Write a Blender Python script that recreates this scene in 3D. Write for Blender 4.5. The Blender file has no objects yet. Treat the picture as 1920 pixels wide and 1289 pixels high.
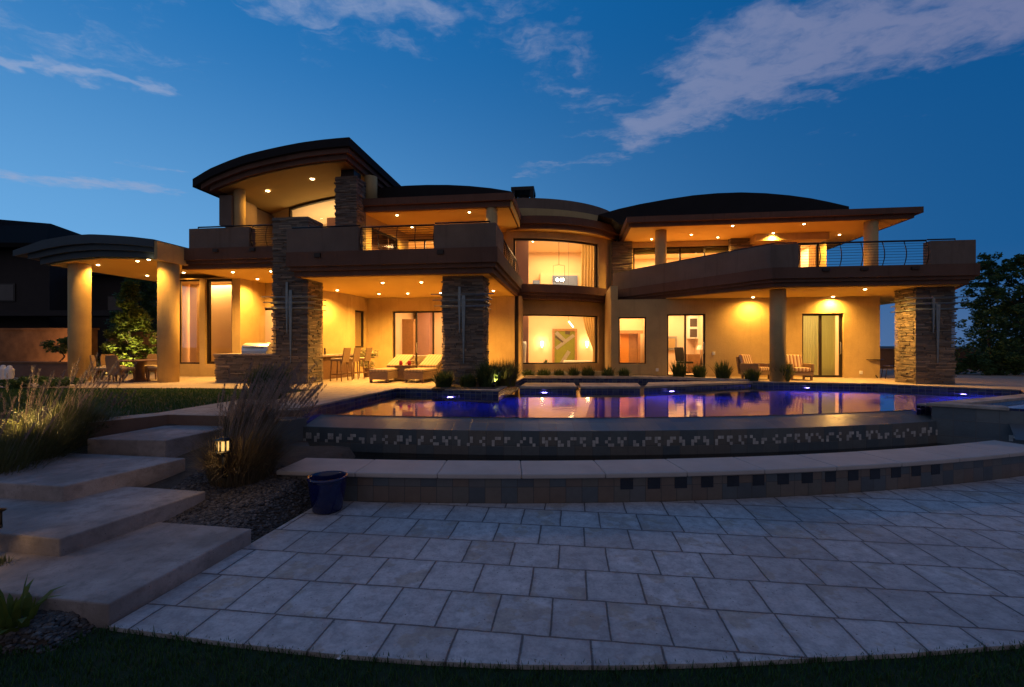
import bpy, bmesh, math, random
import numpy as np
from mathutils import Vector
R = math.radians
random.seed(7)
rng = np.random.default_rng(7)
SC = bpy.context.scene
COL = SC.collection

# ---------------------------------------------------------------- camera
cam = bpy.data.objects.new("camera", bpy.data.cameras.new("camera"))
COL.objects.link(cam)
cam.location = (0, 0, 2.0)
cam.rotation_euler = (R(90), 0, 0)
cam.data.lens = 16.0
cam.data.sensor_width = 36.0
cam.data.shift_y = 0.0018
cam.data.clip_start = 0.05
cam.data.clip_end = 3000
SC.camera = cam

SC.view_settings.view_transform = 'Standard'
SC.view_settings.look = 'None'
SC.view_settings.exposure = 0.0
SC.view_settings.gamma = 1.0
SC.cycles.use_denoising = True
SC.cycles.max_bounces = 8
SC.cycles.diffuse_bounces = 4
SC.cycles.transparent_max_bounces = 12
SC.cycles.sample_clamp_indirect = 4.0
SC.cycles.caustics_reflective = False
SC.cycles.caustics_refractive = False

# ---------------------------------------------------------------- node helper
def nd(nt, typ, ins=None, **attrs):
    n = nt.nodes.new(typ)
    for k, v in attrs.items():
        setattr(n, k, v)
    for k, v in (ins or {}).items():
        if isinstance(v, bpy.types.NodeSocket):
            nt.links.new(v, n.inputs[k])
        else:
            n.inputs[k].default_value = v
    return n
def mth(nt, op, a, b=None, c=None, clamp=False):
    n = nt.nodes.new('ShaderNodeMath'); n.operation = op; n.use_clamp = clamp
    for i, v in enumerate((a, b, c)):
        if v is None: continue
        if isinstance(v, bpy.types.NodeSocket): nt.links.new(v, n.inputs[i])
        else: n.inputs[i].default_value = v
    return n.outputs[0]
def smooth(nt, x, a, b):
    n = nd(nt, 'ShaderNodeMapRange', {'Value': x, 'From Min': a, 'From Max': b}, interpolation_type='SMOOTHSTEP')
    return n.outputs[0]
def mixc(nt, f, a, b, blend='MIX'):
    n = nt.nodes.new('ShaderNodeMix'); n.data_type = 'RGBA'; n.blend_type = blend
    for i, v in ((0, f), (6, a), (7, b)):
        if isinstance(v, bpy.types.NodeSocket): nt.links.new(v, n.inputs[i])
        elif i == 0: n.inputs[0].default_value = v
        else: n.inputs[i].default_value = (v[0], v[1], v[2], 1)
    return n.outputs[2]

# ---------------------------------------------------------------- world: dusk sky with thin cirrus
W_ = bpy.data.worlds.new("World"); SC.world = W_; W_.use_nodes = True
nt = W_.node_tree; nt.nodes.clear()
tc = nd(nt, 'ShaderNodeTexCoord')
sep = nd(nt, 'ShaderNodeSeparateXYZ', {0: tc.outputs['Generated']})
X, Y, Z = sep.outputs
elev = mth(nt, 'MAXIMUM', Z, 0.0)
low = nd(nt, 'ShaderNodeMapRange', {'Value': elev, 'From Min': 0.0, 'From Max': 0.62}, interpolation_type='SMOOTHSTEP').outputs[0]
# side: 0 to the right of the house, 1 to the left where the sun has gone down
side = smooth(nt, mth(nt, 'SUBTRACT', mth(nt, 'MULTIPLY', X, -0.9), mth(nt, 'MULTIPLY', Y, -0.12)), -0.75, 0.95)
cR = mixc(nt, low, (0.008, 0.092, 0.275), (0.0002, 0.072, 0.25))
cL = mixc(nt, low, (0.18, 0.46, 0.82), (0.016, 0.175, 0.49))
sky = mixc(nt, side, cR, cL)
hz = smooth(nt, elev, 0.16, 0.0)
sky = mixc(nt, mth(nt, 'MULTIPLY', hz, 0.6), sky, (0.10, 0.165, 0.32))
# sky behind the photographer: greyer, pinkish
back = smooth(nt, Y, 0.25, -0.7)
sky = mixc(nt, mth(nt, 'MULTIPLY', back, 0.85), sky, (0.215, 0.185, 0.205))
# clouds live on a flat layer overhead: layer coordinate = direction / height
zz = mth(nt, 'MAXIMUM', Z, 0.03)
ca = mth(nt, 'DIVIDE', X, zz); cb = mth(nt, 'DIVIDE', Y, zz)
cv = nd(nt, 'ShaderNodeCombineXYZ', {0: ca, 1: cb}).outputs[0]
warp = nd(nt, 'ShaderNodeTexNoise', {'Vector': cv, 'Scale': 3.2, 'Detail': 4.0, 'Roughness': 0.6}).outputs['Color']
wv = nd(nt, 'ShaderNodeVectorMath', {0: warp, 1: (0.5, 0.5, 0.5)}, operation='SUBTRACT').outputs[0]
wv = nd(nt, 'ShaderNodeVectorMath', {0: wv, 'Scale': 0.5}, operation='SCALE').outputs[0]
cw = nd(nt, 'ShaderNodeVectorMath', {0: cv, 1: wv}, operation='ADD').outputs[0]
sw = nd(nt, 'ShaderNodeSeparateXYZ', {0: cw})
wa, wb = sw.outputs[0], sw.outputs[1]
def capsule(p, q, r, strength):
    dx, dy = q[0]-p[0], q[1]-p[1]; L2 = dx*dx+dy*dy
    ax = mth(nt, 'SUBTRACT', wa, p[0]); ay = mth(nt, 'SUBTRACT', wb, p[1])
    t = mth(nt, 'MULTIPLY', mth(nt, 'ADD', mth(nt, 'MULTIPLY', ax, dx), mth(nt, 'MULTIPLY', ay, dy)), 1.0/L2, clamp=True)
    ex = mth(nt, 'SUBTRACT', ax, mth(nt, 'MULTIPLY', t, dx)); ey = mth(nt, 'SUBTRACT', ay, mth(nt, 'MULTIPLY', t, dy))
    d = mth(nt, 'SQRT', mth(nt, 'ADD', mth(nt, 'MULTIPLY', ex, ex), mth(nt, 'MULTIPLY', ey, ey)))
    return mth(nt, 'MULTIPLY', smooth(nt, d, r*1.05, 0.0), strength)
caps = [((.62, 2.1), (1.0, 1.62), .36, 1.12), ((.85, 1.62), (1.9, 1.12), .50, 1.08), ((.55, 2.25), (.72, 2.05), .2, .9),
        ((.62, 1.55), (.9, 1.35), .26, .55), ((1.0, 1.95), (1.5, 1.6), .22, .4),
        ((-1.9, 1.52), (-1.42, 1.78), .13, .85), ((-1.9, 1.25), (-1.3, 1.5), .42, .45), ((-1.5, 1.15), (-1.2, 1.6), .22, .3),
        ((-2.95, 2.72), (-2.3, 2.86), .2, .9), ((-2.05, 2.55), (-1.95, 2.6), .16, .55), ((-3.6, 2.3), (-3.3, 2.4), .2, .35),
        ((-.95, 1.2), (-.30, 1.34), .24, .85), ((-.6, 1.5), (-.3, 1.55), .18, .4),
        ((-.08, 1.25), (.33, 1.86), .26, .5), ((.05, 2.62), (.55, 2.42), .14, .55), ((.45, 2.5), (.6, 2.45), .1, .5), ((1.5, 2.1), (1.9, 1.9), .2, .16)]
m = None
for c_ in caps:
    k = capsule(*c_)
    m = k if m is None else mth(nt, 'MAXIMUM', m, k)
st = nd(nt, 'ShaderNodeMapping', {'Vector': cw, 'Rotation': (0, 0, R(35)), 'Scale': (3.0, 9.0, 1.0)}).outputs[0]
fb = nd(nt, 'ShaderNodeTexNoise', {'Vector': st, 'Scale': 1.2, 'Detail': 8.0, 'Roughness': 0.62}).outputs['Fac']
fb2 = nd(nt, 'ShaderNodeTexNoise', {'Vector': cv, 'Scale': 9.0, 'Detail': 7.0, 'Roughness': 0.65}).outputs['Fac']
fbm = mth(nt, 'ADD', mth(nt, 'MULTIPLY', fb, 0.55), mth(nt, 'MULTIPLY', fb2, 0.45))
cl = smooth(nt, mth(nt, 'ADD', mth(nt, 'MULTIPLY', m, 0.60), mth(nt, 'SUBTRACT', mth(nt, 'MULTIPLY', fbm, 1.5), 0.90)), 0.0, 0.56)
cl = mth(nt, 'MULTIPLY', cl, smooth(nt, Y, -0.1, 0.2))
ccol = mixc(nt, side, (0.175, 0.20, 0.355), (0.30, 0.40, 0.62))
sky = mixc(nt, mth(nt, 'MULTIPLY', cl, 0.8), sky, ccol)
bg = nd(nt, 'ShaderNodeBackground', {'Color': sky, 'Strength': 1.0})
out = nd(nt, 'ShaderNodeOutputWorld', {'Surface': bg.outputs[0]})

# ---------------------------------------------------------------- frames
TH = R(7.35); CT, ST = math.cos(TH), math.sin(TH)
F = 853.3; HY = 648.0
def W(u, v, z=0.0): return (u*CT+v*ST, -u*ST+v*CT, z)
def UV(x, y): return (x*CT-y*ST, x*ST+y*CT)
def depth(px, v):                       # distance along the view axis of the facade plane v under image column px
    d = (px-960)/F
    return v/(CT+ST*d)
def U(px, v):
    y = depth(px, v); return (px-960)/F*y*CT - y*ST
def ZZ(px, py, v): return 2-(py-HY)/F*depth(px, v)
def at(px, py, z):                      # point of the level z seen at a pixel -> world x, y
    y = F*(2-z)/(py-HY); return ((px-960)/F*y, y)
DK = 0.82                               # pool deck level

# ---------------------------------------------------------------- mesh builder
I3 = lambda x, y, z=0.0: (x, y, z)
class MB:
    def __init__(s, T=W): s.v = []; s.f = []; s.uv = {}; s.sm = set(); s.T = T; s.mi = {}
    def face(s, pts, uv=None, smooth=False, raw=False, mi=0):
        i = len(s.v)
        s.v += [tuple(p) if raw else s.T(*p) for p in pts]
        s.f.append(tuple(range(i, i+len(pts))))
        k = len(s.f)-1
        if uv: s.uv[k] = uv
        if smooth: s.sm.add(k)
        if mi: s.mi[k] = mi
        return s
    def poly(s, idx_v, faces, smooth=False, raw=False, mi=0):
        i = len(s.v); s.v += [tuple(p) if raw else s.T(*p) for p in idx_v]
        for f in faces:
            s.f.append(tuple(i+j for j in f))
            if smooth: s.sm.add(len(s.f)-1)
            if mi: s.mi[len(s.f)-1] = mi
        return s
    def box(s, a0, a1, b0, b1, z0, z1, mi=0):
        p = [(a, b, z) for z in (z0, z1) for b in (b0, b1) for a in (a0, a1)]
        return s.poly(p, [(0, 2, 3, 1), (4, 5, 7, 6), (0, 1, 5, 4), (2, 6, 7, 3), (0, 4, 6, 2), (1, 3, 7, 5)], mi=mi)
    def prism(s, pts, z0, z1, mi=0):
        n = len(pts)
        zt = z1 if callable(z1) else (lambda a, b: z1)
        zb = z0 if callable(z0) else (lambda a, b: z0)
        p = [(a, b, zb(a, b)) for a, b in pts]+[(a, b, zt(a, b)) for a, b in pts]
        return s.poly(p, [tuple(range(n))[::-1], tuple(range(n, 2*n))]+[(i, (i+1) % n, n+(i+1) % n, n+i) for i in range(n)], mi=mi)
    def extr(s, prof, v0, v1, mi=0):     # profile of (u, z) pushed along v
        n = len(prof)
        p = [(a, v0, z) for a, z in prof]+[(a, v1, z) for a, z in prof]
        return s.poly(p, [tuple(range(n)), tuple(range(n, 2*n))[::-1]]+[(i, n+i, n+(i+1) % n, (i+1) % n) for i in range(n)], mi=mi)
    def cyl(s, a, b, r, z0, z1, n=28, r1=None):
        r1 = r if r1 is None else r1
        p = [(a+r*math.cos(2*math.pi*i/n), b+r*math.sin(2*math.pi*i/n), z0) for i in range(n)]
        p += [(a+r1*math.cos(2*math.pi*i/n), b+r1*math.sin(2*math.pi*i/n), z1) for i in range(n)]
        k = len(s.f)
        s.poly(p, [(i, (i+1) % n, n+(i+1) % n, n+i) for i in range(n)]+[tuple(range(n))[::-1], tuple(range(n, 2*n))])
        for j in range(n): s.sm.add(k+j)
        return s
    def lathe(s, a, b, prof, n=24):
        k = len(s.f); m = len(prof); p = []
        for r, z in prof:
            p += [(a+r*math.cos(2*math.pi*i/n), b+r*math.sin(2*math.pi*i/n), z) for i in range(n)]
        fs = [(j*n+i, j*n+(i+1) % n, (j+1)*n+(i+1) % n, (j+1)*n+i) for j in range(m-1) for i in range(n)]
        s.poly(p, fs)
        for j in range(len(fs)): s.sm.add(k+j)
        return s
    def tube(s, pts, r, n=6, raw=False):
        P = [Vector(q if raw else s.T(*q)) for q in pts]; rings = []
        rr = r if hasattr(r, '__len__') else [r]*len(P)
        for i, q in enumerate(P):
            d = (P[min(i+1, len(P)-1)]-P[max(i-1, 0)]).normalized()
            a = d.cross(Vector((0, 0, 1)) if abs(d.z) < .95 else Vector((1, 0, 0))).normalized(); b = d.cross(a)
            rings.append([tuple(q+rr[i]*(math.cos(2*math.pi*j/n)*a+math.sin(2*math.pi*j/n)*b)) for j in range(n)])
        k = len(s.f); m = len(P)
        fs = [(i*n+j, i*n+(j+1) % n, (i+1)*n+(j+1) % n, (i+1)*n+j) for i in range(m-1) for j in range(n)]
        s.poly([q for g in rings for q in g], fs+[tuple(range(n)), tuple(range((m-1)*n, m*n))], raw=True)
        for j in range(len(fs)): s.sm.add(k+j)
        return s
    def wall(s, f, s0, s1, z0, z1, opens=(), ds=None):
        ss = sorted({s0, s1} | {min(max(x, s0), s1) for o in opens for x in o[:2]})
        if ds:
            q = []
            for a, b in zip(ss, ss[1:]):
                n = max(1, int(math.ceil((b-a)/ds))); q += [a+(b-a)*i/n for i in range(n)]
            ss = q+[ss[-1]]
        zs = sorted({z0, z1} | {min(max(x, z0), z1) for o in opens for x in o[2:4]})
        def solid(i, j):
            if i < 0 or j < 0 or i >= len(ss)-1 or j >= len(zs)-1: return False
            a, b = (ss[i]+ss[i+1])/2, (zs[j]+zs[j+1])/2
            return not any(o[0] < a < o[1] and o[2] < b < o[3] for o in opens)
        for i in range(len(ss)-1):
            for j in range(len(zs)-1):
                if not solid(i, j): continue
                a, b, c, d = ss[i], ss[i+1], zs[j], zs[j+1]
                for t in (0, 1):
                    s.face([f(a, t, c), f(b, t, c), f(b, t, d), f(a, t, d)], raw=True)
                if not solid(i-1, j): s.face([f(a, 0, c), f(a, 1, c), f(a, 1, d), f(a, 0, d)], raw=True)
                if not solid(i+1, j): s.face([f(b, 0, c), f(b, 1, c), f(b, 1, d), f(b, 0, d)], raw=True)
                if not solid(i, j-1): s.face([f(a, 0, c), f(b, 0, c), f(b, 1, c), f(a, 1, c)], raw=True)
                if not solid(i, j+1): s.face([f(a, 0, d), f(b, 0, d), f(b, 1, d), f(a, 1, d)], raw=True)
        return s
    def band(s, A, B, z0, z1, closed=False):   # solid between two plan polylines A (outer) and B (inner), raw world xy
        n = len(A)
        zf = lambda z, k: z[k] if isinstance(z, tuple) else z
        p = [(x, y, zf(z0, 0)) for x, y in A]+[(x, y, zf(z1, 0)) for x, y in A]+[(x, y, zf(z0, 1)) for x, y in B]+[(x, y, zf(z1, 1)) for x, y in B]
        fs = []
        L = 0.0
        base = len(s.f)
        for i in range(n-1):
            fs += [(i, i+1, n+i+1, n+i), (2*n+i, 3*n+i, 3*n+i+1, 2*n+i+1), (n+i, n+i+1, 3*n+i+1, 3*n+i), (i, 2*n+i, 2*n+i+1, i+1)]
        fs += [(0, n, 3*n, 2*n), (n-1, 3*n-1, 4*n-1, 2*n-1)]
        s.poly(p, fs, raw=True)
        for i in range(n-1):
            d = math.dist(A[i], A[i+1])
            s.uv[base+4*i] = [(L, zf(z0, 0)), (L+d, zf(z0, 0)), (L+d, zf(z1, 0)), (L, zf(z1, 0))]
            s.uv[base+4*i+2] = [(L, 0), (L+d, 0), (L+d, .5), (L, .5)]
            L += d
        return s

WLOC = {}
def link(o): COL.objects.link(o); return o
def wloc(o):
    return WLOC.get(o.name, Vector((0, 0, 0)))
def obj(name, mb, mats, parent=None, bevel=0, subsurf=0, weld=True):
    me = bpy.data.meshes.new(name)
    V = np.array(mb.v, dtype=float)
    c = (V.min(0)+V.max(0))/2
    me.from_pydata((V-c).tolist(), [], mb.f)
    if mb.uv:
        ul = me.uv_layers.new(name="UVMap"); co = [0.0]*(2*len(me.loops))
        for p in me.polygons:
            q = mb.uv.get(p.index)
            if q:
                for k, li in enumerate(p.loop_indices):
                    co[2*li], co[2*li+1] = q[k]
        ul.data.foreach_set('uv', co)
    if mb.sm or mb.mi:
        for p in me.polygons:
            if p.index in mb.sm: p.use_smooth = True
            if p.index in mb.mi: p.material_index = mb.mi[p.index]
    if len(mb.f) < 60000:
        bm = bmesh.new(); bm.from_mesh(me)
        if weld: bmesh.ops.remove_doubles(bm, verts=bm.verts, dist=1e-5)
        bmesh.ops.recalc_face_normals(bm, faces=bm.faces)
        bm.to_mesh(me); bm.free()
    for m_ in (mats if isinstance(mats, (list, tuple)) else [mats]): me.materials.append(m_)
    o = link(bpy.data.objects.new(name, me))
    o.parent = parent
    o.location = Vector(c)-(wloc(parent) if parent else Vector((0, 0, 0)))
    WLOC[o.name] = Vector(c)
    if bevel:
        b = o.modifiers.new('bevel', 'BEVEL'); b.width = bevel; b.segments = 2; b.limit_method = 'ANGLE'; b.angle_limit = R(40)
    if subsurf:
        b = o.modifiers.new('subsurf', 'SUBSURF'); b.levels = b.render_levels = subsurf
    return o
def empty(name, loc, rz=0):
    o = link(bpy.data.objects.new(name, None)); o.location = loc; o.rotation_euler = (0, 0, rz)
    o.empty_display_size = .2
    return o
def tag(o, label, cat, group=None):
    o['label'] = label; o['category'] = cat
    if group: o['group'] = group
    return o
def struct(o, kind='structure'): o['kind'] = kind; return o
def root(name, loc, label, cat, group=None, rz=0, absolute=False):
    o = empty(name, loc, rz); WLOC[o.name] = Vector(loc) if absolute else Vector((0, 0, 0))
    return tag(o, label, cat, group)
def copy_tree(o, parent=None):
    c = o.copy(); link(c); c.parent = parent
    for ch in o.children: copy_tree(ch, c)
    return c
# ---------------------------------------------------------------- materials
STREAK = True
def newmat(name):
    m = bpy.data.materials.new(name); m.use_nodes = True
    nt = m.node_tree; nt.nodes.clear()
    return m, nt
def finish(nt, sock): nd(nt, 'ShaderNodeOutputMaterial', {'Surface': sock})
def wpos(nt): return nd(nt, 'ShaderNodeNewGeometry').outputs['Position']
def rotpos(nt):
    return nd(nt, 'ShaderNodeVectorRotate', {'Vector': wpos(nt), 'Angle': TH, 'Axis': (0, 0, 1)}).outputs[0]
def noise(nt, vec, scale, detail=4.0, rough=.6, out='Fac'):
    return nd(nt, 'ShaderNodeTexNoise', {'Vector': vec, 'Scale': scale, 'Detail': detail, 'Roughness': rough}).outputs[out]
def bump(nt, h, strength=.3, dist=.02):
    return nd(nt, 'ShaderNodeBump', {'Height': h, 'Strength': strength, 'Distance': dist}).outputs[0]
def pbsdf(nt, col, rough=.6, metal=0.0, normal=None, spec=.4, **kw):
    ins = {'Base Color': col if isinstance(col, bpy.types.NodeSocket) else (*col, 1), 'Roughness': rough, 'Metallic': metal, 'Specular IOR Level': spec}
    if normal is not None: ins['Normal'] = normal
    ins.update(kw)
    return nd(nt, 'ShaderNodeBsdfPrincipled', ins).outputs[0]
def basic(name, col, rough=.6, metal=0.0, var=.12, scale=6.0, bmp=.15, bscale=60.0, spec=.4):
    m, nt = newmat(name); p = wpos(nt)
    n = noise(nt, p, scale)
    c = mixc(nt, n, tuple(x*(1-var*1.6) for x in col), tuple(min(1, x*(1+var*1.6)) for x in col))
    nrm = bump(nt, noise(nt, p, bscale, 3.0), bmp, .01) if bmp else None
    finish(nt, pbsdf(nt, c, rough, metal, nrm, spec)); return m
def island(name, cols, rough=.8, bmp=.3, bscale=40.0, spec=.3, trans=None):
    m, nt = newmat(name)
    g = nd(nt, 'ShaderNodeNewGeometry')
    r = nd(nt, 'ShaderNodeValToRGB', {'Fac': g.outputs['Random Per Island']})
    el = r.color_ramp.elements
    while len(el) < len(cols): el.new(.5)
    for i, c in enumerate(cols):
        el[i].position = i/(len(cols)-1); el[i].color = (*c, 1)
    n = noise(nt, g.outputs['Position'], 18.0)
    c = mixc(nt, .35, r.outputs[0], mixc(nt, n, (0.25, .25, .25), (1, 1, 1)), 'MULTIPLY')
    nrm = bump(nt, noise(nt, g.outputs['Position'], bscale, 4.0), bmp, .015) if bmp else None
    s = pbsdf(nt, c, rough, 0, nrm, spec)
    if trans:
        t = nd(nt, 'ShaderNodeBsdfTranslucent', {'Color': c}).outputs[0]
        s = nd(nt, 'ShaderNodeMixShader', {0: trans, 1: s, 2: t}).outputs[0]
    finish(nt, s); return m
def emit(name, col, strength):
    m, nt = newmat(name)
    finish(nt, nd(nt, 'ShaderNodeEmission', {'Color': (*col, 1), 'Strength': strength}).outputs[0]); return m

def stucco(name, col, stain=.35):
    m, nt = newmat(name); p = wpos(nt)
    a = noise(nt, p, .9, 4.0, .6); t = noise(nt, p, 22.0, 5.0, .65)
    sv = nd(nt, 'ShaderNodeMapping', {'Vector': p, 'Scale': (3.2, 3.2, .28)}).outputs[0]
    st_ = noise(nt, sv, 1.6, 5.0, .65)
    c = mixc(nt, smooth(nt, a, .3, .7), tuple(x*.86 for x in col), tuple(min(1, x*1.08) for x in col))
    c = mixc(nt, mth(nt, 'MULTIPLY', smooth(nt, st_, .50, .74), stain), c, tuple(x*.55 for x in col))
    c = mixc(nt, mth(nt, 'MULTIPLY', smooth(nt, t, .45, .7), .22), c, tuple(x*.7 for x in col))
    finish(nt, pbsdf(nt, c, .92, 0, bump(nt, mth(nt, 'ADD', t, mth(nt, 'MULTIPLY', noise(nt, p, 90.0, 3.0), .5)), .5, .012), .1)); return m
M = {}
M['stucco'] = stucco('shaded_stucco', (.185, .138, .110), .5)  # darker copy of the wall stucco, dusk shade put into its colour
M['stucco_lit'] = stucco('lamp_lit_stucco', (.53, .385, .18), .32)  # lighter copy of the same stucco, lamp light put into its colour
M['soffit'] = basic('lit_ceiling', (.72, .50, .15), .9, var=.04, scale=1.0, bmp=.12, bscale=90, spec=.1)  # bright soffit copy, lamp glow on the ceilings put into its colour
M['soffit_shaded'] = basic('shaded_ceiling', (.34, .23, .085), .9, var=.04, scale=1.0, bmp=.12, bscale=90, spec=.1)  # darker soffit copy, shade under the tower roof put into its colour
M['fascia'] = stucco('brown_fascia', (.150, .085, .062), .5)
M['roof'] = basic('roof_membrane', (.022, .021, .022), .8, var=.15, scale=2.0, bmp=.2, bscale=30, spec=.08)
M['zinc'] = basic('zinc_edge', (.045, .062, .075), .6, .1, var=.12, scale=3, bmp=.05, spec=.25)
M['bronze'] = basic('bronze_frame', (.028, .02, .015), .4, .3, var=.1, bmp=0)
M['rail'] = basic('rail_metal', (.035, .026, .022), .4, .7, var=.1, bmp=0)
M['patina'] = basic('patina_steel', (.22, .26, .27), .45, .55, var=.25, scale=9, bmp=.1, bscale=30)
M['stone'] = island('ledgestone', [(.10, .08, .065), (.25, .195, .145), (.16, .142, .125), (.34, .27, .195), (.12, .108, .098), (.20, .168, .135)], .9, .5, 45)
M['travertine'] = basic('travertine', (.45, .37, .30), .7, var=.10, scale=4, bmp=.2, bscale=35)
M['concrete'] = basic('concrete', (.33, .265, .215), .75, var=.14, scale=3.5, bmp=.25, bscale=50)
def concrete(name, col):
    m, nt = newmat(name); p = wpos(nt)
    a = noise(nt, p, 1.3, 5.0, .6); b = noise(nt, p, 7.0, 7.0, .7); f = noise(nt, p, 48.0, 4.0, .7)
    c = mixc(nt, smooth(nt, a, .35, .68), tuple(x*.62 for x in col), tuple(x*1.15 for x in col))
    c = mixc(nt, mth(nt, 'MULTIPLY', smooth(nt, b, .46, .66), .48), c, tuple(x*.42 for x in col))
    c = mixc(nt, mth(nt, 'MULTIPLY', smooth(nt, f, .5, .7), .4), c, tuple(x*.62 for x in col))
    v = nd(nt, 'ShaderNodeTexVoronoi', {'Vector': p, 'Scale': 26.0}).outputs['Distance']
    pit = mth(nt, 'MULTIPLY', smooth(nt, v, .15, .06), smooth(nt, noise(nt, p, 5.0, 2.0), .5, .56))
    c = mixc(nt, mth(nt, 'MULTIPLY', pit, .8), c, tuple(x*.2 for x in col))
    h = mth(nt, 'SUBTRACT', mth(nt, 'ADD', mth(nt, 'MULTIPLY', b, .7), mth(nt, 'MULTIPLY', f, .35)), mth(nt, 'MULTIPLY', pit, .5))
    finish(nt, pbsdf(nt, c, .8, 0, bump(nt, h, .6, .02), .3)); return m
M['concrete'] = concrete('weathered_concrete', (.38, .315, .285))
M['travertine'] = concrete('travertine_coping', (.45, .37, .31))
M['bench_stone'] = basic('bench_stone', (.42, .36, .32), .7, var=.14, scale=2.5, bmp=.25, bscale=35)
M['steel'] = basic('stainless', (.62, .63, .65), .28, .95, var=.05, bmp=0)
M['black'] = basic('black_metal', (.015, .015, .016), .45, .4, var=.1, bmp=0)
M['wicker'] = basic('wicker', (.24, .155, .085), .7, var=.25, scale=30, bmp=.6, bscale=120)
M['wood'] = basic('wood', (.16, .085, .045), .5, var=.3, scale=12, bmp=.15)
M['cushion'] = basic('cushion_plain', (.62, .52, .38), .9, var=.08, bmp=.2, bscale=120)
M['white'] = basic('white_plaster', (.75, .74, .72), .6, var=.05, bmp=.05)
M['red'] = basic('red_glass', (.30, .015, .03), .2, var=.1, bmp=0)
M['blueglaze'] = basic('blue_glaze', (.004, .008, .060), .08, var=.3, scale=5, bmp=.08, bscale=14, spec=.7)
M['soil'] = basic('soil', (.075, .055, .04), .95, var=.4, scale=12, bmp=.8, bscale=50)
M['dirt'] = basic('dirt', (.07, .055, .042), .95, var=.3, scale=.6, bmp=.6, bscale=20)
M['turf'] = basic('turf_base', (.016, .03, .009), .95, var=.4, scale=6, bmp=.6, bscale=60)
M['grass'] = island('grass_blade', [(.025, .075, .014), (.045, .11, .022), (.032, .085, .016)], .6, 0, trans=.3)
M['reed'] = island('reed_blade', [(.08, .10, .035), (.15, .155, .05), (.11, .115, .045), (.20, .17, .075)], .6, 0, trans=.3)
M['brown_reed'] = island('brown_reed', [(.15, .105, .058), (.22, .155, .085), (.11, .095, .05), (.27, .19, .11)], .7, 0, trans=.3)
M['spiky'] = island('spiky_blade', [(.045, .08, .03), (.08, .12, .04), (.06, .095, .028)], .55, 0, trans=.25)
M['plume'] = island('plume', [(.30, .22, .18), (.38, .29, .23), (.22, .17, .15)], .9, 0, trans=.4)
M['leaf'] = island('tree_leaf', [(.035, .08, .025), (.06, .12, .035), (.08, .15, .045)], .6, 0, trans=.3)
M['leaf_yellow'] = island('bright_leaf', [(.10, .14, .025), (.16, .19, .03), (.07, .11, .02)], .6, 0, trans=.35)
M['bark'] = basic('bark', (.06, .045, .032), .9, var=.3, scale=14, bmp=.6, bscale=40)
M['pebble'] = island('pebble', [(.05, .047, .045), (.13, .105, .09), (.085, .065, .055), (.20, .17, .15), (.045, .043, .045), (.065, .055, .05)], .8, .3, 60)
M['gardenwall'] = basic('garden_wall', (.19, .095, .042), .9, var=.5, scale=2.5, bmp=.4, bscale=14)
M['brownwall'] = basic('brown_block', (.17, .10, .07), .9, var=.2, scale=3, bmp=.4, bscale=14)
M['darkhouse'] = basic('dark_render', (.028, .022, .02), .9, var=.2, scale=1.5, bmp=.2)
M['darkroof'] = basic('dark_tile_roof', (.012, .011, .011), .95, var=.3, scale=9, bmp=.7, bscale=9, spec=.02)
M['int_cream'] = basic('interior_cream', (.66, .50, .32), .8, var=.04, scale=2, bmp=0)
M['int_peach'] = basic('interior_peach', (.68, .52, .36), .8, var=.04, scale=2, bmp=0)
M['int_mauve'] = basic('interior_mauve', (.36, .20, .16), .8, var=.05, bmp=0)
M['int_orange'] = basic('interior_orange', (.50, .22, .04), .8, var=.08, bmp=0)
M['int_wood'] = basic('interior_wood', (.30, .16, .07), .5, var=.2, scale=9, bmp=0)
M['int_olive'] = basic('interior_olive', (.20, .17, .08), .8, var=.1, bmp=0)
M['painted_sky_panel'] = basic('painted_sky_panel', (.16, .22, .40), .15, var=.1, bmp=0)  # dusk sky reflection painted in as the window's blue
M['green_panel'] = basic('green_panel', (.17, .19, .03), .4, var=.15, scale=5, bmp=0)
M['grey_panel'] = basic('grey_panel', (.30, .29, .26), .35, .4, var=.15, bmp=0)
M['dark_panel'] = basic('dark_panel', (.07, .055, .045), .4, var=.15, bmp=0)
M['lens'] = emit('lamp_lens', (1.0, .70, .34), 22.0)
M['bulb'] = emit('lamp_bulb', (1.0, .72, .38), 60.0)
M['sconce_glow'] = emit('sconce_glass', (1.0, .75, .42), 9.0)
M['flame'] = emit('lantern_glass', (1.0, .56, .16), 1.4)
M['poolbulb'] = emit('pool_lamp_lens', (.42, .30, 1.0), 30.0)

def glass(name, tint, refl):
    m, nt = newmat(name)
    t = nd(nt, 'ShaderNodeBsdfTransparent', {'Color': (*tint, 1)}).outputs[0]
    g = nd(nt, 'ShaderNodeBsdfGlossy', {'Color': (1, 1, 1, 1), 'Roughness': .02}).outputs[0]
    fr = nd(nt, 'ShaderNodeFresnel', {'IOR': 1.45}).outputs[0]
    finish(nt, nd(nt, 'ShaderNodeMixShader', {0: mth(nt, 'MULTIPLY', fr, refl, clamp=True), 1: t, 2: g}).outputs[0]); return m
M['glass'] = glass('window_glass', (.93, .93, .90), 1.0)
M['glass_dark'] = glass('tinted_glass', (.75, .68, .52), .75)

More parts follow.
